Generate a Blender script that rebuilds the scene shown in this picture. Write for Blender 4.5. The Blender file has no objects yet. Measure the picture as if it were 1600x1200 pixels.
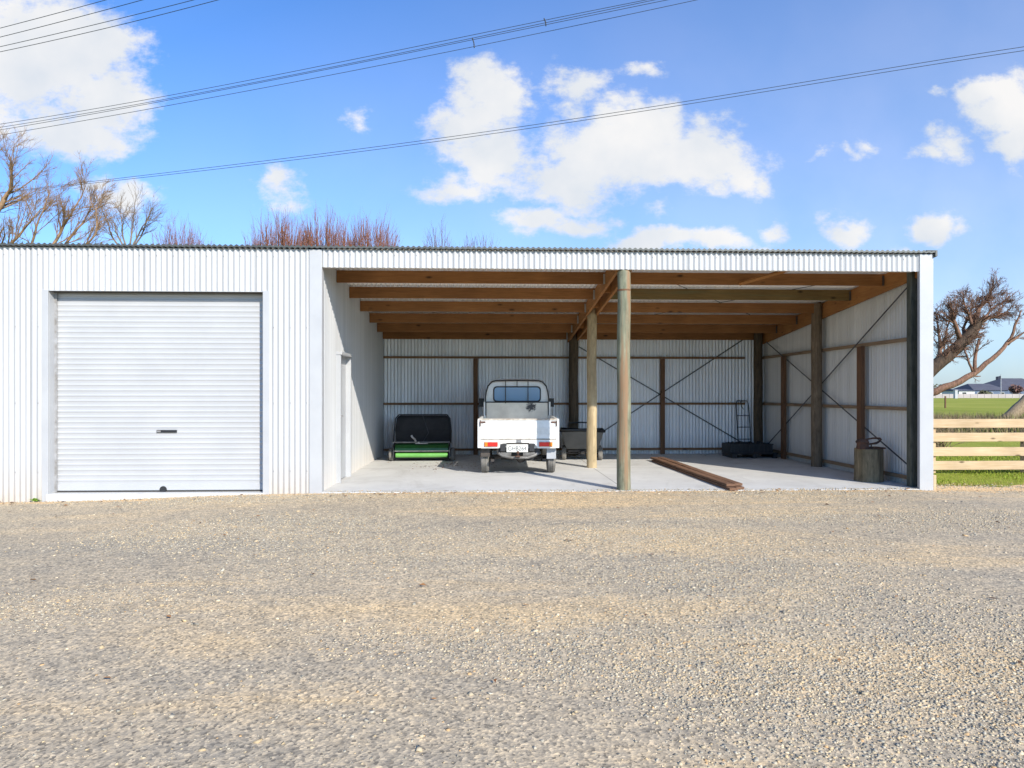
import bpy, math, random
import numpy as np
from mathutils import Vector, Matrix

# ------------------------------------------------------------------ camera, light, exposure
scene = bpy.context.scene
COL = scene.collection
TH = math.radians(2.28)
F_PX, HOR = 1080.0, 615.0
CAM = Vector((0.0, -9.77, 1.38))
cd = bpy.data.cameras.new('camera')
cam = bpy.data.objects.new('camera', cd)
COL.objects.link(cam)
cam.location = CAM
cam.rotation_euler = (math.pi / 2, 0, -TH)
cd.sensor_width = 36.0
cd.lens = 36.0 * F_PX / 1600.0
cd.shift_y = (HOR - 600.0) / 1600.0
cd.clip_start = 0.05
cd.clip_end = 5000
scene.camera = cam

scene.view_settings.view_transform = 'Standard'
scene.view_settings.look = 'None'
scene.view_settings.gamma = 1.0
scene.view_settings.exposure = 0.62
scene.cycles.max_bounces = 12
scene.cycles.diffuse_bounces = 8

SUN_TO = Vector((0.562, -1.0, 0.677)).normalized()
SUN_EL = math.asin(SUN_TO.z)
sl = bpy.data.lights.new('sun', 'SUN')
sl.energy = 4.3
sl.angle = math.radians(0.5)
sl.color = (1.0, 0.935, 0.825)
so = bpy.data.objects.new('sun', sl)
so.rotation_euler = SUN_TO.to_track_quat('Z', 'Y').to_euler()
so.location = (20, -30, 25)
COL.objects.link(so)


def gno(px, py):
    """photo pixel -> direction coordinates (x/y, z/y)"""
    u = (px - 800.0) / F_PX
    v = (HOR - py) / F_PX
    return math.tan(math.atan(u) + TH), v / (math.cos(TH) - u * math.sin(TH))


def P(px, py, Y):
    a, b = gno(px, py)
    d = Y - CAM.y
    return Vector((a * d, Y, CAM.z + b * d))


# cloud blobs of this sky: centre and radii (photo pixels), strength
CLOUDS = [
    (45, 85, 150, 95, 1.15), (120, 70, 110, 60, 1.0), (165, 150, 75, 55, 1.0), (110, 205, 110, 42, .9),
    (20, 175, 90, 60, .55), (195, 298, 55, 26, .8), (150, 280, 40, 18, .6), (432, 292, 38, 30, .7), (455, 310, 26, 18, .5),
    (566, 186, 26, 26, .42), (765, 150, 68, 58, 1.15), (735, 205, 75, 50, .85), (770, 250, 62, 48, 1.0),
    (720, 285, 62, 26, .75), (690, 300, 40, 16, .6), (910, 132, 62, 26, .62), (870, 115, 26, 20, .5), (900, 165, 32, 26, .5),
    (1018, 106, 40, 13, .42), (1000, 185, 72, 48, 1.1), (960, 235, 120, 58, 1.2), (1060, 235, 100, 48, 1.1),
    (900, 280, 110, 40, .9), (1130, 262, 75, 36, .9), (1175, 285, 32, 24, .75), (1110, 190, 52, 18, .5),
    (840, 338, 62, 22, .95), (905, 345, 60, 18, .75), (900, 318, 55, 24, .5), (1025, 330, 24, 14, .45),
    (1005, 377, 60, 18, 1.0), (1060, 384, 50, 14, .9), (1118, 380, 52, 16, 1.0), (1198, 354, 26, 15, .6), (1200, 386, 40, 10, .45),
    (1328, 360, 42, 24, .9), (1468, 352, 48, 26, .9), (1510, 356, 22, 12, .5), (1410, 378, 16, 8, .5), (1475, 232, 42, 30, .72),
    (1445, 245, 40, 12, .5), (1560, 138, 66, 38, 1.1), (1590, 170, 90, 50, 1.1), (1585, 225, 46, 40, .9), (1545, 180, 50, 26, .7), (1465, 145, 20, 11, .42),
    (1345, 232, 30, 10, .4), (1315, 243, 32, 8, .38), (1282, 252, 18, 7, .36), (1610, 110, 60, 20, .5),
]


def make_world():
    w = bpy.data.worlds.new('World')
    scene.world = w
    w.use_nodes = True
    nt = w.node_tree
    N, L = nt.nodes, nt.links
    N.clear()

    def math_(op, a, b=None, c=None, clamp=False):
        n = N.new('ShaderNodeMath'); n.operation = op; n.use_clamp = clamp
        for i, v in enumerate((a, b, c)):
            if v is None: continue
            if isinstance(v, (int, float)): n.inputs[i].default_value = v
            else: L.new(v, n.inputs[i])
        return n.outputs[0]

    def vmath(op, a, b=None):
        n = N.new('ShaderNodeVectorMath'); n.operation = op
        for i, v in enumerate((a, b)):
            if v is None: continue
            if isinstance(v, (tuple, list)): n.inputs[i].default_value = v
            else: L.new(v, n.inputs[i])
        return n

    sky = N.new('ShaderNodeTexSky'); sky.sky_type = 'NISHITA'; sky.sun_disc = False
    sky.sun_elevation = SUN_EL
    sky.sun_rotation = math.atan2(SUN_TO.x, SUN_TO.y)
    sky.air_density = 1.0; sky.dust_density = 0.9; sky.ozone_density = 2.0
    tint = N.new('ShaderNodeMix'); tint.data_type = 'RGBA'; tint.blend_type = 'MULTIPLY'
    tint.inputs[0].default_value = 1.0
    L.new(sky.outputs[0], tint.inputs[6]); tint.inputs[7].default_value = (.46, .725, 1.08, 1)
    bg = N.new('ShaderNodeBackground'); bg.inputs[1].default_value = 0.15
    L.new(tint.outputs[2], bg.inputs[0])

    tc = N.new('ShaderNodeTexCoord')
    sep = N.new('ShaderNodeSeparateXYZ'); L.new(tc.outputs['Generated'], sep.inputs[0])
    yy = math_('MAXIMUM', math_('ABSOLUTE', sep.outputs[1]), 0.08)
    a = math_('DIVIDE', sep.outputs[0], yy)
    b = math_('DIVIDE', sep.outputs[2], yy)
    cmb = N.new('ShaderNodeCombineXYZ'); L.new(a, cmb.inputs[0]); L.new(b, cmb.inputs[1])
    p = cmb.outputs[0]
    # warp
    nw = N.new('ShaderNodeTexNoise'); nw.inputs['Scale'].default_value = 10.0; nw.inputs['Detail'].default_value = 8
    L.new(p, nw.inputs['Vector'])
    off = vmath('SUBTRACT', nw.outputs['Color'], (.5, .5, .5)).outputs[0]
    offs = vmath('MULTIPLY', off, (.11, .08, 0)).outputs[0]
    pw = vmath('ADD', p, offs).outputs[0]
    cur = None
    for (px, py, rx, ry, s) in CLOUDS:
        ca, cb = gno(px, py)
        ra, rb = rx / F_PX * 1.25, ry / F_PX * 1.3
        d = vmath('SUBTRACT', pw, (ca, cb, 0)).outputs[0]
        d = vmath('MULTIPLY', d, (1 / ra, 1 / rb, 0)).outputs[0]
        ln = vmath('LENGTH', d).outputs['Value']
        e = math_('MULTIPLY_ADD', ln, -s, s)
        cur = e if cur is None else math_('SMOOTH_MAX', cur, e, 0.15)
    fb = N.new('ShaderNodeTexNoise'); fb.inputs['Scale'].default_value = 26.0; fb.inputs['Detail'].default_value = 9
    fb.inputs['Roughness'].default_value = 0.68
    mp = N.new('ShaderNodeMapping'); mp.inputs['Scale'].default_value = (1, 1.5, 1); L.new(p, mp.inputs[0]); L.new(mp.outputs[0], fb.inputs['Vector'])
    dens = math_('ADD', math_('MAXIMUM', cur, -0.6), math_('MULTIPLY', math_('SUBTRACT', fb.outputs[0], .5), 1.25))
    # only in front half (y > 0)
    front = math_('GREATER_THAN', sep.outputs[1], 0.05)
    mr = N.new('ShaderNodeMapRange'); mr.interpolation_type = 'SMOOTHSTEP'
    mr.inputs['From Min'].default_value = 0.03; mr.inputs['From Max'].default_value = 0.58
    L.new(dens, mr.inputs['Value'])
    alpha = math_('MULTIPLY', mr.outputs[0], front)
    alpha = math_('MULTIPLY', alpha, 0.96)
    # thin high veil, thicker towards the horizon and the west
    veil = math_('ADD', math_('MULTIPLY_ADD', b, -.50, .33), math_('MULTIPLY', a, .18))
    veil = math_('MINIMUM', math_('MAXIMUM', veil, 0.0), .42)
    veil = math_('MULTIPLY', veil, front)
    alpha = math_('MAXIMUM', alpha, math_('ADD', veil, math_('MULTIPLY', alpha, math_('SUBTRACT', 1.0, veil))))
    # cloud tone: thick parts pale grey, edges white
    sh = N.new('ShaderNodeTexNoise'); sh.inputs['Scale'].default_value = 6.0; sh.inputs['Detail'].default_value = 6
    L.new(p, sh.inputs['Vector'])
    cr = N.new('ShaderNodeValToRGB')
    cr.color_ramp.elements[0].position = .35; cr.color_ramp.elements[0].color = (.77, .82, .88, 1)
    cr.color_ramp.elements[1].position = .62; cr.color_ramp.elements[1].color = (1.0, .985, .965, 1)
    L.new(sh.outputs[0], cr.inputs[0])
    bc = N.new('ShaderNodeBackground'); bc.inputs[1].default_value = 0.63
    L.new(cr.outputs[0], bc.inputs[0])
    mx = N.new('ShaderNodeMixShader')
    L.new(alpha, mx.inputs[0]); L.new(bg.outputs[0], mx.inputs[1]); L.new(bc.outputs[0], mx.inputs[2])
    out = N.new('ShaderNodeOutputWorld'); L.new(mx.outputs[0], out.inputs[0])


make_world()
random.seed(7)
RNG = np.random.default_rng(11)


# ------------------------------------------------------------------ helpers
class MB:
    def __init__(self):
        self.v = []; self.f = []

    def add(self, vs, fs):
        o = len(self.v)
        self.v.extend([tuple(p) for p in vs]); self.f.extend([tuple(i + o for i in f) for f in fs])
        return self

    def box(self, x0, x1, y0, y1, z0, z1):
        return self.add([(x0, y0, z0), (x1, y0, z0), (x1, y1, z0), (x0, y1, z0), (x0, y0, z1), (x1, y0, z1), (x1, y1, z1), (x0, y1, z1)],
                        [(0, 3, 2, 1), (4, 5, 6, 7), (0, 1, 5, 4), (1, 2, 6, 5), (2, 3, 7, 6), (3, 0, 4, 7)])

    def prism(self, poly, axis, a, b):
        """poly: list of 2D points; axis 'x','y','z' is extrusion axis"""
        n = len(poly)
        def pt(q, t):
            return {'x': (t, q[0], q[1]), 'y': (q[0], t, q[1]), 'z': (q[0], q[1], t)}[axis]
        vs = [pt(q, a) for q in poly] + [pt(q, b) for q in poly]
        fs = [tuple(range(n))[::-1], tuple(range(n, 2 * n))] + [(i, (i + 1) % n, n + (i + 1) % n, n + i) for i in range(n)]
        return self.add(vs, fs)

    def tube(self, pts, radii, n=8, caps=True, closed=False):
        pts = [Vector(p) for p in pts]
        if isinstance(radii, (int, float)): radii = [radii] * len(pts)
        m = len(pts); vs = []; fs = []
        t0 = (pts[1] - pts[0]).normalized()
        ref = Vector((0, 0, 1)) if abs(t0.z) < .9 else Vector((1, 0, 0))
        nrm = t0.cross(ref).normalized()
        for i, p in enumerate(pts):
            if closed: t = pts[(i + 1) % m] - pts[i - 1]
            elif i == 0: t = pts[1] - pts[0]
            elif i == m - 1: t = pts[-1] - pts[-2]
            else: t = pts[i + 1] - pts[i - 1]
            t = t.normalized()
            nrm = (nrm - t * nrm.dot(t))
            if nrm.length < 1e-6: nrm = t.orthogonal()
            nrm.normalize(); bi = t.cross(nrm)
            for k in range(n):
                an = 2 * math.pi * k / n
                vs.append(p + (nrm * math.cos(an) + bi * math.sin(an)) * radii[i])
        R = m if closed else m - 1
        for i in range(R):
            j = (i + 1) % m
            for k in range(n):
                k2 = (k + 1) % n
                fs.append((i * n + k, i * n + k2, j * n + k2, j * n + k))
        if caps and not closed:
            fs.append(tuple(range(n))[::-1]); fs.append(tuple((m - 1) * n + k for k in range(n)))
        return self.add(vs, fs)

    def lathe(self, prof, c, axis='x', n=24):
        """prof: list of (r, t) along axis"""
        vs = []; fs = []; m = len(prof)
        for (r, t) in prof:
            for k in range(n):
                an = 2 * math.pi * k / n; ca, sa = r * math.cos(an), r * math.sin(an)
                vs.append({'x': (c[0] + t, c[1] + ca, c[2] + sa), 'y': (c[0] + ca, c[1] + t, c[2] + sa), 'z': (c[0] + ca, c[1] + sa, c[2] + t)}[axis])
        for i in range(m - 1):
            for k in range(n):
                k2 = (k + 1) % n
                fs.append((i * n + k, i * n + k2, (i + 1) * n + k2, (i + 1) * n + k))
        fs.append(tuple(range(n))[::-1]); fs.append(tuple((m - 1) * n + k for k in range(n)))
        return self.add(vs, fs)

    def loft(self, rings, caps=True):
        n = len(rings[0]); vs = [p for r in rings for p in r]; fs = []
        for i in range(len(rings) - 1):
            for k in range(n):
                k2 = (k + 1) % n
                fs.append((i * n + k, i * n + k2, (i + 1) * n + k2, (i + 1) * n + k))
        if caps:
            fs.append(tuple(range(n))[::-1]); fs.append(tuple((len(rings) - 1) * n + k for k in range(n)))
        return self.add(vs, fs)

    def build(self, name, mat, parent=None, smooth=False, bevel=0, loc=None):
        me = bpy.data.meshes.new(name)
        me.from_pydata(self.v, [], self.f)
        me.update()
        import bmesh
        bm = bmesh.new(); bm.from_mesh(me)
        if len(self.f) < 20000:
            bmesh.ops.recalc_face_normals(bm, faces=bm.faces)
        bm.to_mesh(me); bm.free()
        if smooth:
            me.polygons.foreach_set('use_smooth', [True] * len(me.polygons))
            if smooth != 'all':
                me.set_sharp_from_angle(angle=math.radians(38))
        o = bpy.data.objects.new(name, me)
        me.materials.append(mat)
        COL.objects.link(o)
        if parent: o.parent = parent
        if loc is not None: o.location = loc
        if bevel:
            b = o.modifiers.new('bevel', 'BEVEL'); b.width = bevel; b.segments = 2; b.limit_method = 'ANGLE'; b.angle_limit = math.radians(40)
        return o


def empty(name, loc=(0, 0, 0), rz=0):
    o = bpy.data.objects.new(name, None); COL.objects.link(o)
    o.location = loc; o.rotation_euler = (0, 0, rz); o.empty_display_size = .2
    return o


def tag(o, label=None, cat=None, group=None, kind=None):
    if label: o['label'] = label
    if cat: o['category'] = cat
    if group: o['group'] = group
    if kind: o['kind'] = kind
    return o


def copy_tree(o, parent=None):
    c = o.copy(); COL.objects.link(c)
    if parent: c.parent = parent
    for ch in list(o.children): copy_tree(ch, c)
    return c


# ------------------------------------------------------------------ materials
def new_mat(name):
    m = bpy.data.materials.new(name); m.use_nodes = True
    nt = m.node_tree
    return m, nt, nt.nodes['Principled BSDF']


def ramp(nt, fac, stops):
    r = nt.nodes.new('ShaderNodeValToRGB')
    el = r.color_ramp.elements
    while len(el) > 1: el.remove(el[0])
    el[0].position = stops[0][0]; el[0].color = (*stops[0][1], 1)
    for pos, c in stops[1:]:
        e = el.new(pos); e.color = (*c, 1)
    nt.links.new(fac, r.inputs[0])
    return r.outputs[0]


def noise(nt, vec, scale, detail=4, rough=.55, sc=None, dist=0):
    if sc is not None:
        mp = nt.nodes.new('ShaderNodeMapping'); mp.inputs['Scale'].default_value = sc
        nt.links.new(vec, mp.inputs[0]); vec = mp.outputs[0]
    n = nt.nodes.new('ShaderNodeTexNoise')
    n.inputs['Scale'].default_value = scale; n.inputs['Detail'].default_value = detail; n.inputs['Roughness'].default_value = rough
    n.inputs['Distortion'].default_value = dist
    nt.links.new(vec, n.inputs['Vector'])
    return n.outputs[0]


def mixc(nt, fac, a, b, mode='MIX'):
    n = nt.nodes.new('ShaderNodeMix'); n.data_type = 'RGBA'; n.blend_type = mode
    for i, v in ((0, fac), (6, a), (7, b)):
        if isinstance(v, (int, float)): n.inputs[i].default_value = v
        elif isinstance(v, tuple): n.inputs[i].default_value = (*v, 1)
        else: nt.links.new(v, n.inputs[i])
    return n.outputs[2]


def bump(nt, bsdf, h, strength=.3, dist=.01):
    b = nt.nodes.new('ShaderNodeBump'); b.inputs['Strength'].default_value = strength; b.inputs['Distance'].default_value = dist
    nt.links.new(h, b.inputs['Height']); nt.links.new(b.outputs[0], bsdf.inputs['Normal'])


def objco(nt):
    return nt.nodes.new('ShaderNodeTexCoord').outputs['Object']


def plain(name, c1, c2=None, rough=.5, metal=0.0, scale=3, sc=None, bmp=0, bscale=40, spec=None, lo=.35, hi=.65):
    m, nt, b = new_mat(name)
    b.inputs['Roughness'].default_value = rough; b.inputs['Metallic'].default_value = metal
    if spec is not None: b.inputs['Specular IOR Level'].default_value = spec
    co = objco(nt)
    if c2 is None: c2 = tuple(x * .85 for x in c1)
    nt.links.new(ramp(nt, noise(nt, co, scale, 6, .6, sc), [(lo, c1), (hi, c2)]), b.inputs['Base Color'])
    if bmp: bump(nt, b, noise(nt, co, bscale, 4, .6, sc), bmp, .01)
    return m


def wood(name, c_lo, c_hi, sc, knots=True, rough=.75, stain=None):
    """sc: mapping scale - small along the grain"""
    m, nt, b = new_mat(name)
    b.inputs['Roughness'].default_value = rough
    b.inputs['Specular IOR Level'].default_value = .25
    co = objco(nt)
    g = noise(nt, co, 9, 8, .65, sc, .6)
    c = ramp(nt, g, [(.3, c_lo), (.7, c_hi)])
    big = noise(nt, co, 1.4, 3, .5, None)
    c = mixc(nt, .55, c, ramp(nt, big, [(.35, (.62, .60, .58)), (.65, (1.05, 1.03, 1.0))]), 'MULTIPLY')
    if not knots:
        mo = noise(nt, co, 16, 6, .7, (1, 1, .35))
        c = mixc(nt, .8, c, ramp(nt, mo, [(.32, (.55, .57, .52)), (.5, (1, 1, 1)), (.7, (1.25, 1.22, 1.15))]), 'MULTIPLY')
    if stain:
        s = noise(nt, co, 2.2, 6, .65, tuple(x * .6 for x in sc))
        c = mixc(nt, ramp(nt, s, [(.5, (0, 0, 0)), (.62, (1, 1, 1))]), c, stain)
    if knots:
        mp = nt.nodes.new('ShaderNodeMapping'); mp.inputs['Scale'].default_value = tuple(2.2 if x < 1.5 else 5.5 for x in sc)
        nt.links.new(co, mp.inputs[0])
        v = nt.nodes.new('ShaderNodeTexVoronoi'); v.inputs['Scale'].default_value = 1.0
        nt.links.new(mp.outputs[0], v.inputs['Vector'])
        kf = ramp(nt, v.outputs['Distance'], [(.06, (1, 1, 1)), (.15, (0, 0, 0))])
        c = mixc(nt, kf, c, tuple(x * .28 for x in c_lo))
    nt.links.new(c, b.inputs['Base Color'])
    bump(nt, b, g, .25, .004)
    return m


M = {}
def corr_mat(name, c, c2, rough, metal, dirt, lap=False):
    m, nt, b = new_mat(name)
    co = objco(nt)
    n = noise(nt, co, 1.2, 6, .6, (1, 1, .25))
    col = ramp(nt, n, [(.35, c), (.7, c2)])
    sep = nt.nodes.new('ShaderNodeSeparateXYZ'); nt.links.new(co, sep.inputs[0])
    # splashed dust at the foot of the sheet
    mr = nt.nodes.new('ShaderNodeMapRange'); mr.inputs['From Min'].default_value = -.1; mr.inputs['From Max'].default_value = .45
    mr.inputs['To Min'].default_value = 1; mr.inputs['To Max'].default_value = 0
    nt.links.new(sep.outputs[2], mr.inputs['Value'])
    mu = nt.nodes.new('ShaderNodeMath'); mu.operation = 'MULTIPLY'; nt.links.new(mr.outputs[0], mu.inputs[0])
    nt.links.new(noise(nt, co, 5, 6, .7), mu.inputs[1])
    col = mixc(nt, mu.outputs[0], col, dirt)
    if lap:
        dv = nt.nodes.new('ShaderNodeMath'); dv.operation = 'MULTIPLY_ADD'; dv.inputs[1].default_value = 1 / .762; dv.inputs[2].default_value = .21; nt.links.new(sep.outputs[0], dv.inputs[0])
        fr = nt.nodes.new('ShaderNodeMath'); fr.operation = 'FRACT'; nt.links.new(dv.outputs[0], fr.inputs[0])
        col = mixc(nt, ramp(nt, fr.outputs[0], [(.0, (.6, .6, .6)), (.010, (.6, .6, .6)), (.014, (0, 0, 0))]), col, (.12, .12, .125))
    st = noise(nt, co, 11, 3, .6, (1, 1, .02))
    col = mixc(nt, .6, col, ramp(nt, st, [(.3, (.80, .80, .80)), (.7, (1.12, 1.12, 1.12))]), 'MULTIPLY')
    nt.links.new(col, b.inputs['Base Color'])
    b.inputs['Roughness'].default_value = rough; b.inputs['Metallic'].default_value = metal
    return m


M['white_iron'] = corr_mat('white corrugated iron', (.45, .452, .45), (.40, .402, .405), .38, 0.0, (.55, .47, .38))
M['inner_iron'] = corr_mat('galvanised iron inside', (.78, .78, .79), (.68, .685, .70), .42, .25, (.40, .37, .33))
M['front_iron'] = corr_mat('white corrugated iron sheets', (.49, .492, .49), (.435, .437, .44), .38, 0.0, (.42, .34, .25), True)
M['side_iron'] = corr_mat('pale iron inside side wall', (.62, .60, .56), (.55, .53, .49), .4, .1, (.40, .37, .33))
M['flash'] = plain('white flashing', (.42, .425, .43), (.38, .385, .395), .35, 0, 2)
M['roof_edge'] = plain('dark roof iron', (.10, .105, .10), (.07, .075, .07), .45, .3, 4)
M['soffit'] = plain('roof underside', (.88, .84, .77), (.82, .77, .70), .4, 0, 2)
M['door_white'] = plain('roller door paint', (.43, .435, .445), (.395, .40, .41), .3, 0, 1.5)
M['seal_shade'] = plain('weather strip and painted shade', (.05, .045, .04), None, .8)  # near black: rubber seal, and recess shade put into the colour
M['pur'] = wood('pine purlin', (.19, .085, .027), (.32, .148, .055), (.35, 7, 7))
M['purg'] = wood('treated pine purlin', (.13, .085, .03), (.22, .15, .06), (.35, 7, 7), stain=(.13, .12, .06))
M['raf'] = wood('pine rafter', (.24, .10, .03), (.40, .19, .06), (7, .35, 7))
M['girt_x'] = wood('weathered girt', (.16, .085, .045), (.28, .165, .09), (.35, 7, 7))
M['girt_y'] = wood('weathered side girt', (.19, .125, .075), (.34, .24, .15), (7, .35, 7))
M['stud'] = wood('brown stud', (.10, .05, .028), (.20, .105, .055), (7, 7, .35))
M['polegreen'] = wood('greenish treated pole', (.12, .135, .09), (.26, .265, .19), (5, 5, .3), False, stain=(.24, .15, .085))
M['poletan'] = wood('tan treated pole', (.36, .27, .15), (.52, .42, .27), (5, 5, .3), False, stain=(.28, .21, .12))
M['poledark'] = wood('dark treated pole', (.055, .04, .028), (.13, .095, .06), (5, 5, .3), False)
M['poleside'] = wood('brown treated pole', (.12, .085, .055), (.25, .185, .12), (5, 5, .3), False)
M['postgreen'] = wood('dark green square post', (.065, .07, .055), (.12, .125, .10), (5, 5, .3), False)
M['strap'] = plain('brace strap', (.10, .10, .105), None, .5, .6)
M['fence'] = wood('new fence pine', (.46, .32, .18), (.60, .455, .30), (.3, 7, 7))
M['plank'] = wood('reddish board', (.115, .06, .036), (.25, .14, .085), (7, .3, 7))
M['stump'] = wood('old stump', (.12, .095, .055), (.27, .21, .13), (5, 5, .4), False, stain=(.07, .055, .035))
M['rust'] = plain('rusty iron', (.045, .03, .025), (.13, .055, .03), .8, .2, 14, bmp=.3)
M['black_pl'] = plain('black plastic', (.012, .012, .013), (.02, .02, .021), .5)
M['black_fab'] = plain('black fabric', (.010, .010, .012), (.018, .018, .02), .85, 0, 6, bmp=.4, bscale=12)
M['grey_pl'] = plain('grey poly tub', (.075, .072, .066), (.11, .105, .095), .6, 0, 4)
M['rubber'] = plain('tyre rubber', (.028, .028, .028), (.06, .055, .048), .8, 0, 8)
M['dusty'] = plain('dusty tyre', (.20, .185, .165), (.09, .085, .075), .85, 0, 9)
M['green'] = plain('green paint', (.008, .07, .012), (.012, .10, .018), .35, 0, 5)
M['lime'] = plain('sunlit green paint', (.10, .31, .06), (.14, .37, .09), .4, 0, 5)  # brighter green puts the sunlight on the low roller into its colour
M['steel'] = plain('grey steel', (.28, .28, .28), (.17, .165, .16), .5, .5, 10)
M['zinc'] = plain('dirty zinc', (.42, .42, .43), (.25, .235, .22), .5, .4, 9)
M['dark_steel'] = plain('dark underbody', (.035, .033, .032), (.075, .06, .05), .75, .2, 7)
M['truck'] = plain('old white truck paint', (.68, .675, .65), (.50, .48, .43), .32, 0, 3.5, lo=.48, hi=.8)
M['trim'] = plain('dirty bed rim', (.55, .51, .44), (.30, .24, .18), .6, .1, 14)
M['flap_pale'] = plain('pale grey rubber flap', (.36, .37, .39), None, .6)
M['blk'] = plain('black tube', (.018, .018, .02), None, .4)
M['amber'] = plain('amber lens', (.75, .20, .02), None, .2)
M['red'] = plain('red lens', (.62, .025, .02), None, .2)
M['plate'] = plain('number plate', (.70, .71, .68), (.60, .60, .55), .5, 0, 8)
M['ink'] = plain('black lettering', (.05, .05, .055), None, .5)
M['rubglass'] = plain('black window seal', (.015, .015, .016), None, .6)


def mk_glass():
    m, nt, b = new_mat('window glass with painted daylight')
    b.inputs['Base Color'].default_value = (.11, .23, .42, 1)  # blue light seen through to the windscreen is put into the base colour
    b.inputs['Roughness'].default_value = .06
    b.inputs['Specular IOR Level'].default_value = .8
    return m
M['glass'] = mk_glass()


def mk_headboard():
    m, nt, b = new_mat('worn headboard')
    co = objco(nt)
    c = ramp(nt, noise(nt, co, 3, 6, .6), [(.35, (.74, .68, .58)), (.7, (.54, .48, .40))])
    mp = nt.nodes.new('ShaderNodeVectorMath'); mp.operation = 'SUBTRACT'; mp.inputs[1].default_value = (.27, 1.9, 1.12)
    nt.links.new(co, mp.inputs[0])
    ml = nt.nodes.new('ShaderNodeVectorMath'); ml.operation = 'MULTIPLY'; ml.inputs[1].default_value = (1, 0, 1.1)
    nt.links.new(mp.outputs[0], ml.inputs[0])
    ln = nt.nodes.new('ShaderNodeVectorMath'); ln.operation = 'LENGTH'; nt.links.new(ml.outputs[0], ln.inputs[0])
    ad = nt.nodes.new('ShaderNodeMath'); ad.operation = 'MULTIPLY_ADD'; ad.inputs[1].default_value = .28
    nt.links.new(noise(nt, co, 16, 4, .6), ad.inputs[0]); nt.links.new(ln.outputs['Value'], ad.inputs[2])
    c = mixc(nt, ramp(nt, ad.outputs[0], [(.20, (1, 1, 1)), (.25, (0, 0, 0))]), c, (.05, .045, .045))
    nt.links.new(c, b.inputs['Base Color']); b.inputs['Roughness'].default_value = .55
    return m
M['headboard'] = mk_headboard()


def mk_concrete():
    m, nt, b = new_mat('shed concrete')
    co = objco(nt)
    c = ramp(nt, noise(nt, co, 1.1, 7, .65), [(.3, (.61, .60, .575)), (.7, (.49, .48, .46))])
    s = noise(nt, co, 4.5, 6, .7)
    c = mixc(nt, ramp(nt, s, [(.60, (0, 0, 0)), (.75, (.5, .5, .5))]), c, (.30, .27, .23))
    s2 = noise(nt, co, .9, 8, .75, (1, .5, 1), 1.2)
    c = mixc(nt, ramp(nt, s2, [(.52, (0, 0, 0)), (.70, (.65, .65, .65))]), c, (.36, .34, .31))
    wv = nt.nodes.new('ShaderNodeSeparateXYZ'); nt.links.new(co, wv.inputs[0])
    for ax, pos in ((0, 2.02), (1, 3.05)):
        d = nt.nodes.new('ShaderNodeMath'); d.operation = 'SUBTRACT'; d.inputs[1].default_value = pos; nt.links.new(wv.outputs[ax], d.inputs[0])
        e = nt.nodes.new('ShaderNodeMath'); e.operation = 'ABSOLUTE'; nt.links.new(d.outputs[0], e.inputs[0])
        c = mixc(nt, ramp(nt, e.outputs[0], [(.004, (.75, .75, .75)), (.012, (0, 0, 0))]), c, (.16, .15, .14))
    fine = noise(nt, co, 90, 3, .6)
    c = mixc(nt, .25, c, ramp(nt, fine, [(.3, (.8, .8, .8)), (.7, (1.1, 1.1, 1.1))]), 'MULTIPLY')
    nt.links.new(c, b.inputs['Base Color']); b.inputs['Roughness'].default_value = .7
    bump(nt, b, fine, .15, .003)
    return m
M['concrete'] = mk_concrete()


def mk_gravel():
    m, nt, b = new_mat('gravel yard')
    co = objco(nt)
    big = noise(nt, co, .55, 8, .7, (.30, 1.15, 1), .4)
    base = ramp(nt, big, [(.37, (.37, .325, .26)), (.50, (.46, .385, .285)), (.61, (.58, .445, .28))])
    v = nt.nodes.new('ShaderNodeTexVoronoi'); v.inputs['Scale'].default_value = 75
    nt.links.new(co, v.inputs['Vector'])
    cell = ramp(nt, v.outputs['Color'], [(.12, (.36, .36, .36)), (.36, (.82, .81, .79)), (.62, (1.05, 1.01, .93)), (.88, (1.60, 1.50, 1.32))])
    c = mixc(nt, .85, base, cell, 'MULTIPLY')
    v2 = nt.nodes.new('ShaderNodeTexVoronoi'); v2.inputs['Scale'].default_value = 34
    nt.links.new(co, v2.inputs['Vector'])
    cell2 = ramp(nt, v2.outputs['Color'], [(.12, (.66, .66, .66)), (.5, (1, 1, 1)), (.9, (1.22, 1.16, 1.05))])
    c = mixc(nt, .55, c, cell2, 'MULTIPLY')
    med = noise(nt, co, 3.2, 6, .7)
    c = mixc(nt, .5, c, ramp(nt, med, [(.35, (.78, .79, .80)), (.65, (1.14, 1.11, 1.05))]), 'MULTIPLY')
    # sandier strip raked up against the slab
    sep = nt.nodes.new('ShaderNodeSeparateXYZ'); nt.links.new(co, sep.inputs[0])
    ad = nt.nodes.new('ShaderNodeMath'); ad.operation = 'MULTIPLY_ADD'; ad.inputs[1].default_value = .5
    nt.links.new(noise(nt, co, 2.5, 5, .6), ad.inputs[0]); nt.links.new(sep.outputs[1], ad.inputs[2])
    st = ramp(nt, ad.outputs[0], [(0.0, (0, 0, 0)), (.12, (1, 1, 1))])
    c = mixc(nt, st, c, mixc(nt, .8, (.64, .44, .24), cell, 'MULTIPLY'))
    nt.links.new(c, b.inputs['Base Color'])
    b.inputs['Roughness'].default_value = .9; b.inputs['Specular IOR Level'].default_value = .2
    ad2 = nt.nodes.new('ShaderNodeMath'); ad2.operation = 'MULTIPLY_ADD'; ad2.inputs[1].default_value = .8
    nt.links.new(v2.outputs['Distance'], ad2.inputs[0]); nt.links.new(v.outputs['Distance'], ad2.inputs[2])
    bump(nt, b, ad2.outputs[0], .4, .005)
    return m
M['gravel'] = mk_gravel()


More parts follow.
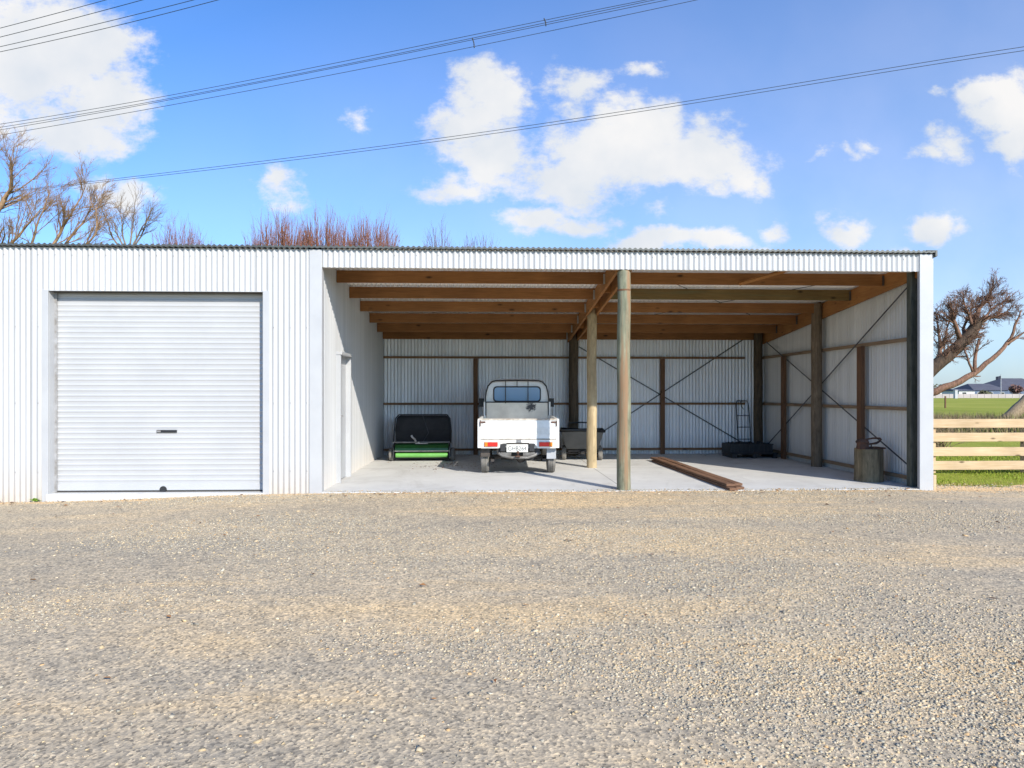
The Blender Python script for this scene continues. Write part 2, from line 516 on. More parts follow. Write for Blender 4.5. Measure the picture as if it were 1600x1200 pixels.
def attr_mat(name, rough=.85, transl=0):
    m, nt, b = new_mat(name)
    a = nt.nodes.new('ShaderNodeAttribute'); a.attribute_name = 'tone'
    nt.links.new(a.outputs['Color'], b.inputs['Base Color'])
    b.inputs['Roughness'].default_value = rough; b.inputs['Specular IOR Level'].default_value = .2
    return m
M['stone'] = attr_mat('loose stone')
M['blade'] = attr_mat('grass blade', .7)
M['leaf'] = attr_mat('dry leaf')


def mk_field():
    m, nt, b = new_mat('pasture')
    co = objco(nt)
    c = ramp(nt, noise(nt, co, .06, 6, .6), [(.35, (.22, .25, .035)), (.55, (.29, .31, .05)), (.7, (.37, .34, .08))])
    c = mixc(nt, .5, c, ramp(nt, noise(nt, co, 3, 5, .7), [(.3, (.6, .62, .55)), (.7, (1.2, 1.15, 1.1))]), 'MULTIPLY')
    nt.links.new(c, b.inputs['Base Color']); b.inputs['Roughness'].default_value = .9; b.inputs['Specular IOR Level'].default_value = .1
    bump(nt, b, noise(nt, co, 14, 4, .7), .6, .05)
    return m
M['field'] = mk_field()


def raw_mesh(name, verts, faces_flat, nper, tones, mat):
    """fast numpy mesh: verts (n,3), faces_flat (f,nper), tones (f,3) face colour"""
    me = bpy.data.meshes.new(name)
    nf = len(faces_flat)
    me.vertices.add(len(verts)); me.vertices.foreach_set('co', np.asarray(verts, np.float32).ravel())
    me.loops.add(nf * nper); me.loops.foreach_set('vertex_index', np.asarray(faces_flat, np.int32).ravel())
    me.polygons.add(nf)
    me.polygons.foreach_set('loop_start', np.arange(0, nf * nper, nper, dtype=np.int32))
    me.update(calc_edges=True)
    at = me.attributes.new('tone', 'FLOAT_COLOR', 'FACE')
    c = np.ones((nf, 4), np.float32); c[:, :3] = tones
    at.data.foreach_set('color', c.ravel())
    me.materials.append(mat)
    o = bpy.data.objects.new(name, me); COL.objects.link(o)
    return o


# ------------------------------------------------------------------ ground
def sstep(x):
    x = np.clip(x, 0, 1); return x * x * (3 - 2 * x)


_ph = RNG.uniform(0, 6.28, (14, 2)); _fr = RNG.normal(0, 1.5, (14, 2))
def gz(x, y):
    x = np.asarray(x, float); y = np.asarray(y, float)
    z = -.003 - .05 * sstep((y + .03) / .13) * (1 - sstep((x - 6.40) / .12)) - .011 * sstep((x - 6) / .5) - .105 * sstep((-2.0 - x) / 4.6) - .03 * sstep((-y) / 5) - .02 * sstep((x - 6.0) / 2)
    wv = sum(np.sin(_fr[i, 0] * x + _fr[i, 1] * y + _ph[i, 0]) for i in range(14)) / 14
    damp = .35 + .65 * sstep((-y) / 2.5)
    return z + wv * .026 * damp


def build_ground():
    # pasture sheet to the horizon
    mb = MB(); mb.add([(-2500, -2500, -.17), (2500, -2500, -.17), (2500, 3500, -.17), (-2500, 3500, -.17)], [(0, 1, 2, 3)])
    tag(mb.build('ground', M['field']), kind='structure')
    xs = np.concatenate([np.arange(-18, -8, .5), np.arange(-8, 9, .12), np.arange(9, 18.1, .5)])
    ys = np.concatenate([np.arange(-20, -11, .5), np.arange(-11, .45, .12)])
    X, Y = np.meshgrid(xs, ys); Z = gz(X, Y)
    nx, ny = len(xs), len(ys)
    # ragged edge against the lawn on the right
    Yp = Y.copy()
    Yp[-1] = .5 + .10 * np.sin(xs * 3.1) + .06 * np.sin(xs * 7.7 + 1)
    vs = np.stack([X, Yp, Z], -1).reshape(-1, 3)
    i = np.arange((ny - 1) * nx).reshape(ny - 1, nx)[:, :-1].ravel()
    fs = np.stack([i, i + 1, i + nx + 1, i + nx], 1)
    me = bpy.data.meshes.new('gravel_yard'); me.from_pydata(vs.tolist(), [], fs.tolist()); me.update()
    me.polygons.foreach_set('use_smooth', [True] * len(me.polygons))
    me.materials.append(M['gravel'])
    o = bpy.data.objects.new('gravel_yard', me); COL.objects.link(o); tag(o, kind='structure')
    # lawn strip right of the shed
    mb = MB()
    lx = np.arange(6.47, 19, .25); ly = np.arange(.3, 7.2, .25)
    for yv in ly:
        for xv in lx: mb.v.append((xv, yv, -.062 + .012 * math.sin(xv * 2.3 + yv) - .09 * max(0, (yv - 5) / 2.0)))
    for r in range(len(ly) - 1):
        for c in range(len(lx) - 1):
            k = r * len(lx) + c; mb.f.append((k, k + 1, k + 1 + len(lx), k + len(lx)))
    tag(mb.build('lawn', M['field'], smooth='all'), kind='structure')


build_ground()

_pn = RNG.uniform(0, 6.28, (20,)); _pf = RNG.normal(0, 1.1, (20, 2))
def patch(x, y):
    s = sum(np.sin(_pf[i, 0] * x + _pf[i, 1] * 1.6 * y + _pn[i]) for i in range(20)) / math.sqrt(10)
    return s  # about N(0,1)


CUBE_V = np.array([(-1, -1, -1), (1, -1, -1), (1, 1, -1), (-1, 1, -1), (-1, -1, 1), (1, -1, 1), (1, 1, 1), (-1, 1, 1)], float)
CUBE_F = np.array([(0, 3, 2, 1), (4, 5, 6, 7), (0, 1, 5, 4), (1, 2, 6, 5), (2, 3, 7, 6), (3, 0, 4, 7)])


def stones(name, x, y, r, tones, mat=None, zoff=.02):
    n = len(x)
    v = CUBE_V[None] * RNG.uniform(.45, 1.15, (n, 8, 3)) * .72
    v *= RNG.uniform(.6, 1.3, (n, 1, 3)) * np.array([1, 1, .6])
    a = RNG.uniform(0, 6.28, n); t = RNG.normal(0, .45, n)
    ca, sa = np.cos(a)[:, None], np.sin(a)[:, None]; ct, st_ = np.cos(t)[:, None], np.sin(t)[:, None]
    y1 = v[..., 1] * ct - v[..., 2] * st_; z1 = v[..., 1] * st_ + v[..., 2] * ct
    x2 = v[..., 0] * ca - y1 * sa; y2 = v[..., 0] * sa + y1 * ca
    out = np.stack([x2 * r[:, None] + x[:, None], y2 * r[:, None] + y[:, None], z1 * r[:, None] + (np.where((y > -.02) & (x < 6.44) & (x > -2.3), .002 + .3 * r, gz(x, y)) + r * zoff)[:, None]], -1)
    faces = (CUBE_F[None] + (np.arange(n) * 8)[:, None, None]).reshape(-1, 4)
    o = raw_mesh(name, out.reshape(-1, 3), faces, 4, np.repeat(tones, 6, axis=0), mat or M['stone'])
    return o


def build_stones():
    X = []; Y = []; R = []
    for (d0, d1, dens, rlo, rhi) in ((1.8, 3.6, 9000, .0025, .0115), (3.6, 5.6, 5000, .003, .012), (5.6, 9.7, 2000, .004, .013)):
        w = .92 * d1 + .4
        n = int(2 * w * (d1 - d0) * dens)
        x = RNG.uniform(-w, w, n) + .04 * d1; y = RNG.uniform(d0, d1, n) + CAM.y
        keep = RNG.random(n) < np.clip(.36 - .46 * patch(x * .8, y), .04, 1.0) * np.clip(1.15 - 1.1 * np.exp(-((y + 1.25) / .7) ** 2) - .5 * np.exp(-((y + 4.3 + .08 * x) / .5) ** 2), .06, 1)
        x, y = x[keep], y[keep]
        r = rlo + (rhi - rlo) * RNG.random(len(x)) ** 2.4
        X.append(x); Y.append(y); R.append(r)
    n = 900; x = RNG.uniform(-8, 8.5, n); y = RNG.uniform(-7.9, -.1, n); X.append(x); Y.append(y); R.append(.011 + .014 * RNG.random(n) ** 2)
    n = 1500; x = RNG.uniform(-2.2, 6.3, n); y = RNG.normal(.0, .05, n); X.append(x); Y.append(y); R.append(RNG.uniform(.004, .011, n))
    # spill along the slab edge and the edge of the lawn
    n = 2600; x = RNG.uniform(-9, 8.5, n); y = -.03 - np.abs(RNG.normal(-.015, .09, n)); X.append(x); Y.append(y); R.append(RNG.uniform(.004, .012, n))
    n = 1500; x = RNG.uniform(6.5, 12, n); y = .35 + RNG.normal(0, .14, n); X.append(x); Y.append(y); R.append(RNG.uniform(.006, .016, n))
    X, Y, R = map(np.concatenate, (X, Y, R))
    n = len(X)
    pal = np.array([(.40, .40, .39), (.33, .34, .345), (.46, .43, .37), (.53, .46, .35), (.25, .255, .26), (.60, .56, .49), (.50, .37, .24), (.44, .45, .45)])
    pr = np.array([.24, .18, .18, .14, .08, .07, .03, .08])
    t = pal[RNG.choice(len(pal), n, p=pr)] * RNG.uniform(.78, 1.15, (n, 1)) * np.array([1.02, .90, .70])
    o = stones('loose_stones', X, Y, R, t)
    tag(o, 'loose grey and tan crushed stones scattered over the gravel yard', 'gravel', kind='stuff')
    # fallen leaves
    n = 260
    x = RNG.uniform(-7, 9, n); y = np.where(RNG.random(n) < .55, -.05 - np.abs(RNG.normal(0, .25, n)), RNG.uniform(-7.2, 0, n))
    r = RNG.uniform(.011, .026, n)
    m = 210
    x = np.concatenate([x, RNG.normal(-.55, .55, m), RNG.uniform(-2.1, 6.2, 60)]); y = np.concatenate([y, np.clip(RNG.normal(3.6, .55, m), 2.4, 5.6), 5.75 - np.abs(RNG.normal(0, .25, 60))])
    r = np.concatenate([r, RNG.uniform(.008, .022, m + 60)]); n = len(x)
    vs = []; fs = []
    for k in range(n):
        an = RNG.uniform(0, 6.28); c, s = math.cos(an), math.sin(an); z = .004 if y[k] > .02 else float(gz(x[k], y[k])) + .012; R0 = r[k]
        lift = RNG.uniform(.1, .8)
        for (u, v, h) in ((-1.3, 0, .1), (0, -.6, lift), (1.4, 0, .2), (0, .6, lift * .6)):
            vs.append((x[k] + R0 * (u * c - v * s), y[k] + R0 * (u * s + v * c), z + h * R0))
        fs.append((4 * k, 4 * k + 1, 4 * k + 2, 4 * k + 3))
    tn = np.array([(.26, .11, .045), (.16, .075, .04), (.34, .17, .07), (.09, .05, .03)])[RNG.integers(0, 4, n)]
    o = raw_mesh('fallen_leaves', np.array(vs), np.array(fs), 4, tn, M['leaf'])
    tag(o, 'small curled brown leaves blown over the gravel and the shed floor', 'leaves', kind='stuff')


build_stones()


def blades(name, x, y, z, h, wd, tones, lean=.5):
    n = len(x)
    a = RNG.uniform(0, 6.28, n); l = RNG.normal(0, lean, n) * h
    c, s = np.cos(a), np.sin(a)
    v = np.zeros((n, 3, 3))
    v[:, 0] = np.stack([x - wd * c, y - wd * s, z], -1); v[:, 1] = np.stack([x + wd * c, y + wd * s, z], -1)
    v[:, 2] = np.stack([x - s * l, y + c * l, z + h], -1)
    f = np.arange(n * 3).reshape(n, 3)
    return raw_mesh(name, v.reshape(-1, 3), f, 3, tones, M['blade'])


def build_grass():
    n = 60000
    x = RNG.uniform(6.5, 13.5, n); y = RNG.uniform(.42, 6.5, n)
    edge = .52 + .10 * np.sin(x * 3.1) + .06 * np.sin(x * 7.7 + 1) + .12 * np.sin(x * 1.3 + 2)
    k = (y > edge + RNG.normal(0, .05, n)) & (RNG.random(n) < np.clip((y - edge) * 2.2 + .15, 0, 1)); x, y = x[k], y[k]; n = len(x)
    g = np.array([(.25, .31, .03), (.19, .26, .028), (.31, .33, .05), (.36, .31, .10)])[RNG.choice(4, n, p=[.4, .3, .22, .08])]
    dry = (RNG.random(n) < np.clip(1.3 - (y - .5) * 2.0, 0, .7)); g[dry] = (.34, .24, .10)
    o = blades('lawn_grass', x, y, np.full(n, -.075), RNG.uniform(.018, .055, n), .006, g * RNG.uniform(.8, 1.15, (n, 1)))
    tag(o, 'short bright green mown grass around the timber rail fence', 'grass', kind='stuff')
    # brown scrub and rough growth beyond the fence
    n = 60000
    x = RNG.uniform(12, 50, n); y = RNG.uniform(14, 30, n)
    hh = RNG.uniform(.15, .62, n) * (.75 + .45 * np.clip(patch(x * .35, y * .35), -1, 1.5))
    g = np.array([(.20, .15, .075), (.28, .22, .11), (.14, .105, .06), (.17, .19, .05)])[RNG.choice(4, n, p=[.35, .3, .2, .15])]
    o = blades('rough_scrub', x, y, np.full(n, -.17), np.clip(hh, .06, .8), .02, g, .4)
    tag(o, 'brown dry scrub and rank grass beyond the rail fence', 'scrub', kind='stuff')


build_grass()

# ------------------------------------------------------------------ the shed
XL, XI, XR, XE = -9.6, -2.29, 6.42, 6.49      # left end, partition, right wall, right edge
DEPTH = 5.95
PITCH, AMP = .0762, .0112
RZ = lambda y: 3.385 - .1 * y                  # roof underside


def corr_wall_x(mb, x0, x1, y, zb, zt, spp=8):
    """vertical corrugated sheet in the XZ plane"""
    n = int((x1 - x0) / PITCH * spp) + 1
    xs = np.linspace(x0, x1, n)
    o = len(mb.v)
    for x in xs:
        yy = y + AMP * math.cos(2 * math.pi * x / PITCH)
        b = zb(x) if callable(zb) else zb
        mb.v.append((x, yy, b)); mb.v.append((x, yy, zt))
    for i in range(n - 1):
        k = o + 2 * i; mb.f.append((k, k + 2, k + 3, k + 1))


def corr_wall_y(mb, y0, y1, x, zb, ztf, spp=8):
    n = int((y1 - y0) / PITCH * spp) + 1
    o = len(mb.v)
    for y in np.linspace(y0, y1, n):
        xx = x + AMP * math.cos(2 * math.pi * y / PITCH)
        mb.v.append((xx, y, zb)); mb.v.append((xx, y, ztf(y)))
    for i in range(n - 1):
        k = o + 2 * i; mb.f.append((k, k + 2, k + 3, k + 1))


def build_shed():
    root = empty('farm_shed')
    tag(root, 'long white corrugated iron farm shed with a roller door and an open pole bay', 'shed')
    sm = 'all'
    # concrete
    mb = MB(); mb.box(XI - .06, XE - .05, -.02, DEPTH + .05, -.5, 0); mb.box(-6.02, -3.07, -.035, .6, -.5, -.004)
    tag(mb.build('concrete_floor', M['concrete'], bevel=.008), kind='structure')
    # front wall sheets (left block)
    OX0, OX1, OZ = -6.0, -3.086, 2.80
    mb = MB()
    corr_wall_x(mb, XL, OX0 - .075, 0, -.3, 3.40); corr_wall_x(mb, OX1 + .08, -2.445, 0, -.3, 3.40)
    corr_wall_x(mb, OX0 - .075, OX1 + .08, 0, OZ + .004, 3.40)
    mb.build('front_wall', M['front_iron'], root, smooth=sm)
    mb = MB(); corr_wall_x(mb, -2.27, 6.285, 0, 3.148, 3.40); mb.build('fascia', M['front_iron'], root, smooth=sm)
    # screw heads on the fascia
    spots = [(-6.75, z) for z in (.3, 1.25, 2.3)] + [(-6.45, z) for z in (.3, 1.25, 2.3)] + [(-6.15, z) for z in (.3, 1.25, 2.3)] + [(xq, z) for z in (.3, 1.25, 2.3) for xq in (-2.95, -2.72, -2.5)]
    for k in range(18):
        xx = round((-6.6 + k * .2286) / PITCH) * PITCH + PITCH / 2
        MB().lathe([(.007, -.006), (.007, 0)], (xx, -AMP, 3.29), 'y', 6).build('screw', M['zinc'], root)
    for xq, z in spots:
        xx = round(xq / PITCH) * PITCH + PITCH / 2
        MB().lathe([(.007, -.006), (.007, 0)], (xx, -AMP, z), 'y', 6).build('screw', M['zinc'], root)
    for k in range(56):
        if k % 2: continue
        xx = round((-2.2 + k * .1524) / PITCH) * PITCH + PITCH / 2
        MB().lathe([(.006, -.006), (.006, 0)], (xx, -AMP, 3.325), 'y', 6).build('screw', M['zinc'], root)
    # lintel timber behind fascia
    MB().box(-2.27, 6.2, .028, .07, 3.15, 3.345).build('lintel_beam', M['soffit'], root)
    # flashings
    mb = MB(); mb.box(-2.445, -2.27, -.022, .03, -.3, 3.395); mb.box(-2.285, -2.27, .03, .11, -.3, 3.3)
    mb.build('corner_flashing', M['flash'], root, bevel=.006)
    mb = MB(); mb.box(6.285, XE, -.024, .035, -.3, 3.40); mb.box(6.475, XE, .035, .15, -.3, 3.38)
    mb.build('corner_flashing', M['flash'], root, bevel=.006)
    MB().box(XE + .002, XE + .045, -.02, .03, -.1, .2).build('corner_board', M['fence'], root, bevel=.004)
    mb = MB(); mb.box(OX0 - .085, OX0, -.016, .02, -.25, OZ + .012); mb.box(OX0 - .012, OX0, .02, .165, -.05, OZ)
    mb.build('door_jamb_flashing', M['flash'], root, bevel=.004)
    mb = MB(); mb.box(OX1, OX1 + .09, -.016, .02, -.25, OZ + .012); mb.box(OX1, OX1 + .012, .02, .165, -.05, OZ)
    mb.build('door_jamb_flashing', M['flash'], root, bevel=.004)
    MB().box(OX0, OX1, -.013, .02, OZ - .004, OZ + .003).build('door_head_flashing', M['flash'], root)
    MB().box(OX0, OX1, .021, .19, OZ - .006, OZ + .06).build('shaded_head_lining', M['seal_shade'], root)  # shade under the door head is put into this dark lining
    # roller door
    mb = MB()
    yd = .165; zb, zt, pitch = .012, OZ - .0, .0745
    prof = []
    z = zb
    prof += [(yd + .0, z), (yd - .012, z + .01), (yd - .012, z + .085), (yd, z + .092)]
    z += .095
    while z < zt - pitch:
        # one slat: gentle flat with a narrow rounded rib
        prof += [(yd, z + .004), (yd, z + .036), (yd - .002, z + .042), (yd - .0055, z + .048), (yd - .007, z + .055), (yd - .0055, z + .062), (yd - .002, z + .068), (yd, z + .072)]
        z += pitch
    prof.append((yd, zt))
    nx = 2; o = 0
    for (yy, zz) in prof: mb.v += [(OX0 + .01, yy, zz), (OX1 - .01, yy, zz)]
    for i in range(len(prof) - 1): k = 2 * i; mb.f.append((k, k + 1, k + 3, k + 2))
    rd = mb.build('roller_door', M['door_white'], root, smooth=True)
    tag(rd, 'white ribbed roller door')
    mb = MB(); mb.box(-4.61, -4.33, yd - .026, yd - .008, .832, .868)
    h = mb.build('door_handle', M['black_pl'], rd, bevel=.004)
    MB().box(-4.605, -4.55, yd - .030, yd - .026, .838, .862).build('lock_plate', M['zinc'], rd)
    mb = MB(); mb.lathe([(.045, -.03), (.05, -.02), (.05, 0)], (-4.52, yd, .028), 'y', 16)
    mb.build('pull_knob', M['black_pl'], rd, smooth=True)
    MB().box(OX0 + .012, OX1 - .012, yd - .02, yd + .03, -.003, .011).build('bottom_seal', M['seal_shade'], rd)
    mb = MB(); mb.box(OX0, OX0 + .03, yd - .035, yd - .02, 0, OZ - .01)
    mb.build('door_track', M['zinc'], rd); MB().box(OX1 - .03, OX1, yd - .035, yd - .02, 0, OZ - .01).build('door_track', M['zinc'], rd)
    # partition wall (side wall of the bay) with a door opening
    mb = MB()
    corr_wall_y(mb, .03, 1.0, XI, -.2, lambda y: RZ(y) + .02); corr_wall_y(mb, 1.82, DEPTH, XI, -.2, lambda y: RZ(y) + .02)
    corr_wall_y(mb, 1.0, 1.82, XI, 1.99, lambda y: RZ(y) + .02)
    mb.build('partition_wall', M['white_iron'], root, smooth=sm)
    mb = MB(); mb.box(XI - .05, XI + .075, .98, 1.035, 0, 1.98); mb.box(XI - .05, XI + .075, 1.785, 1.84, 0, 1.98); mb.box(XI - .05, XI + .10, .97, 1.85, 1.98, 2.03)
    sd = MB().box(XI - .045, XI - .005, 1.035, 1.785, .01, 1.98).build('side_door', M['flash'], root, bevel=.003)
    tag(sd, 'plain white side door')
    mb.build('door_frame', M['flash'], sd, bevel=.004)
    mb = MB(); mb.tube([(XI - .005, 1.10, 1.03), (XI + .06, 1.10, 1.03)], .011, 8); mb.tube([(XI + .06, 1.10, 1.03), (XI + .06, 1.22, 1.03)], .010, 8)
    mb.lathe([(.028, 0), (.026, .008)], (XI - .005, 1.10, 1.03), 'x', 14)
    mb.build('door_handle', M['zinc'], sd, smooth=True)
    # back wall, right wall, left end
    mb = MB(); corr_wall_x(mb, XI + .01, XR + .05, DEPTH, -.05, RZ(DEPTH) + .02); mb.build('back_wall', M['inner_iron'], root, smooth=sm)
    MB().box(XI, XR + .06, DEPTH + .02, DEPTH + .05, -.2, RZ(DEPTH) - .05).build('back_wall_backing', M['seal_shade'], root)
    mb = MB(); corr_wall_y(mb, .03, DEPTH + .01, XR + .025, -.05, lambda y: RZ(y) + .02); mb.build('side_wall', M['side_iron'], root, smooth=sm)
    mb = MB(); corr_wall_x(mb, XL, XI, DEPTH, -.3, RZ(DEPTH) + .02); corr_wall_y(mb, 0, DEPTH, XL, -.3, lambda y: RZ(y) + .02)
    mb.build('rear_wall', M['white_iron'], root, smooth=sm)
    # roof: corrugations run front to back
    mb = MB(); spp = 8
    n = int((XE + .03 - XL) / PITCH * spp)
    xs = np.linspace(XL - .02, XE + .03, n)
    y0, y1 = -.055, DEPTH + .1
    for x in xs:
        w = .0105 * math.cos(2 * math.pi * x / PITCH)
        mb.v.append((x, y0, RZ(y0) + .034 + w)); mb.v.append((x, y1, RZ(y1) + .034 + w))
    for i in range(n - 1): k = 2 * i; mb.f.append((k, k + 2, k + 3, k + 1))
    o = mb.build('roof', M['soffit'], root, smooth=sm)
    s = o.modifiers.new('thick', 'SOLIDIFY'); s.thickness = .002
    # dark eave: the folded end of the roof sheets
    mb = MB()
    for x in xs:
        w = .0105 * math.cos(2 * math.pi * x / PITCH)
        mb.v += [(x, y0 - .004, RZ(y0) + .047 + w), (x, y0 - .004, RZ(y0) + .018 + w * .55), (x, y0 + .16, RZ(y0) + .022 + w)]
    for i in range(n - 1):
        k = 3 * i; mb.f += [(k, k + 1, k + 4, k + 3), (k + 1, k + 2, k + 5, k + 4)]
    mb.build('roof_eave', M['roof_edge'], root, smooth=True)
    mb = MB(); mb.prism([(y0 - .01, RZ(y0) + .055), (y1, RZ(y1) + .055), (y1, RZ(y1) - .03), (y0 - .01, RZ(y0) - .03)], 'x', XE + .002, XE + .032)
    mb.prism([(y0 - .01, RZ(y0) + .055), (y1, RZ(y1) + .055), (y1, RZ(y1) + .048), (y0 - .01, RZ(y0) + .048)], 'x', XE - .13, XE + .002)
    mb.build('barge_flashing', M['roof_edge'], root)
    # purlins
    ys = [1.0, 2.0, 3.02, 4.05, 5.02, 5.86]
    for i, y in enumerate(ys):
        zt = RZ(y) - .003; zbm = zt - .188
        MB().box(XI + .012, 1.885, y - .022, y + .022, zbm, zt).build('purlin', M['pur'], root, bevel=.003)
        mm = M['purg'] if i == 1 else M['pur']
        MB().box(2.115, 6.355, y - .022, y + .022, zbm + .002, zt).build('purlin', mm, root, bevel=.003)
        # joist hanger
        mb = MB(); mb.box(1.855, 1.886, y - .026, y - .0225, zbm - .002, zt - .03); mb.build('joist_hanger', M['zinc'], root)
        mb = MB(); mb.box(6.318, 6.354, y - .026, y - .0225, zbm + .002, zt - .03); mb.build('joist_hanger', M['strap'], root)
    # rafters
    def rafter(x0, x1, drop):
        mb = MB(); mb.prism([(.075, RZ(.075) - .006), (DEPTH - .03, RZ(DEPTH - .03) - .006), (DEPTH - .03, RZ(DEPTH - .03) - drop), (.075, RZ(.075) - drop)], 'x', x0, x1)
        mb.build('rafter', M['raf'], root, bevel=.003)
    rafter(1.886, 1.931, .245); rafter(2.069, 2.114, .245); rafter(6.356, 6.40, .285)
    for y in (1.5, 2.6, 3.6, 4.5): MB().box(1.933, 2.067, y - .02, y + .02, RZ(y) - .20, RZ(y) - .02).build('rafter_block', M['raf'], root)
    # sloping ceiling brace
    mb = MB(); mb.tube([(4.02, .98, 3.11), (4.75, .12, 3.28)], .032, 4); mb.build('ceiling_brace', M['raf'], root)
    mb = MB()
    mb.tube([(2.6, 1.02, RZ(1.0) - .01), (6.2, 4.9, RZ(4.9) - .012)], .006, 4); mb.tube([(6.2, 1.02, RZ(1.0) - .01), (2.6, 4.9, RZ(4.9) - .012)], .006, 4)
    mb.build('roof_brace_strap', M['strap'], root)

    # poles
    def pole(x, y, r, zt, mt, lab=None, rz=1.0):
        mb = MB()
        pts = []; rad = []
        for k in range(9):
            t = k / 8
            pts.append((x + .006 * math.sin(k * 1.7 + x), y + .006 * math.cos(k * 1.3), -.2 + (zt + .2) * t)); rad.append(r * (1.03 - .07 * t))
        pts.append((x, y, zt + .012)); rad.append(r * .8)
        mb.tube(pts, rad, 20)
        o = mb.build('pole', mt, root, smooth=True)
        if lab: tag(o, lab)
        return o
    fp = pole(2.0, .09, .097, 3.125, M['polegreen'], 'greenish front pole')
    mb = MB(); mb.lathe([(.1005, -.012), (.1005, .012)], (2.0, .09, 2.86), 'z', 20); mb.build('paint_ring', M['stud'], fp, smooth=True)
    pole(2.0, 3.05, .093, 3.06, M['poletan'], 'tan middle pole')
    pole(2.0, 5.72, .11, 2.77, M['poledark'], 'dark rear pole')
    pole(6.27, 3.05, .098, 3.06, M['poleside']); pole(6.22, 5.72, .10, 2.77, M['poledark'])
    # front right post is squared
    MB().box(6.30, 6.405, .20, .32, -.2, 3.34).build('square_post', M['postgreen'], root, bevel=.012)
    # girts
    for z in (.115, 1.15, 2.20):
        MB().box(XI + .02, 5.98, DEPTH - .075, DEPTH - .025, z - .024, z + .024).build('girt', M['girt_x'], root, bevel=.003)
        MB().box(6.362, 6.404, .325, DEPTH - .08, z - .028, z + .028).build('girt', M['girt_y'], root, bevel=.003)
    # studs
    for x in (-.20, 4.06): MB().box(x - .05, x + .05, DEPTH - .125, DEPTH - .078, .0, 2.17).build('stud', M['stud'], root, bevel=.003)
    for y in (1.62, 4.62): MB().box(6.295, 6.36, y - .07, y + .07, .0, 2.17).build('stud', M['stud'], root, bevel=.003)
    # cross braces
    def strap(a, b):
        a, b = Vector(a), Vector(b); d = (b - a).normalized(); mb = MB()
        n = int((b - a).length / .05)
        side = (d.cross(Vector((0, 1, 0))) if abs(a.x - b.x) > .5 else d.cross(Vector((1, 0, 0)))).normalized() * .013
        out = Vector((0, -1, 0)) if abs(a.x - b.x) > .5 else Vector((-1, 0, 0))
        q = [a + side, a - side, b - side, b + side]
        mb.add([*q, *[p + out * .003 for p in q]], [(0, 1, 2, 3), (7, 6, 5, 4), (0, 4, 5, 1), (1, 5, 6, 2), (2, 6, 7, 3), (3, 7, 4, 0)])
        mb.build('cross_brace', M['strap'], root)
    strap((2.15, DEPTH - .022, 2.45), (6.1, DEPTH - .022, .15)); strap((2.15, DEPTH - .021, .15), (6.1, DEPTH - .021, 2.72))
    strap((6.36, .2, 3.08), (6.36, 5.5, .25)); strap((6.357, .3, .28), (6.357, 5.6, 2.55))
    return root


build_shed()


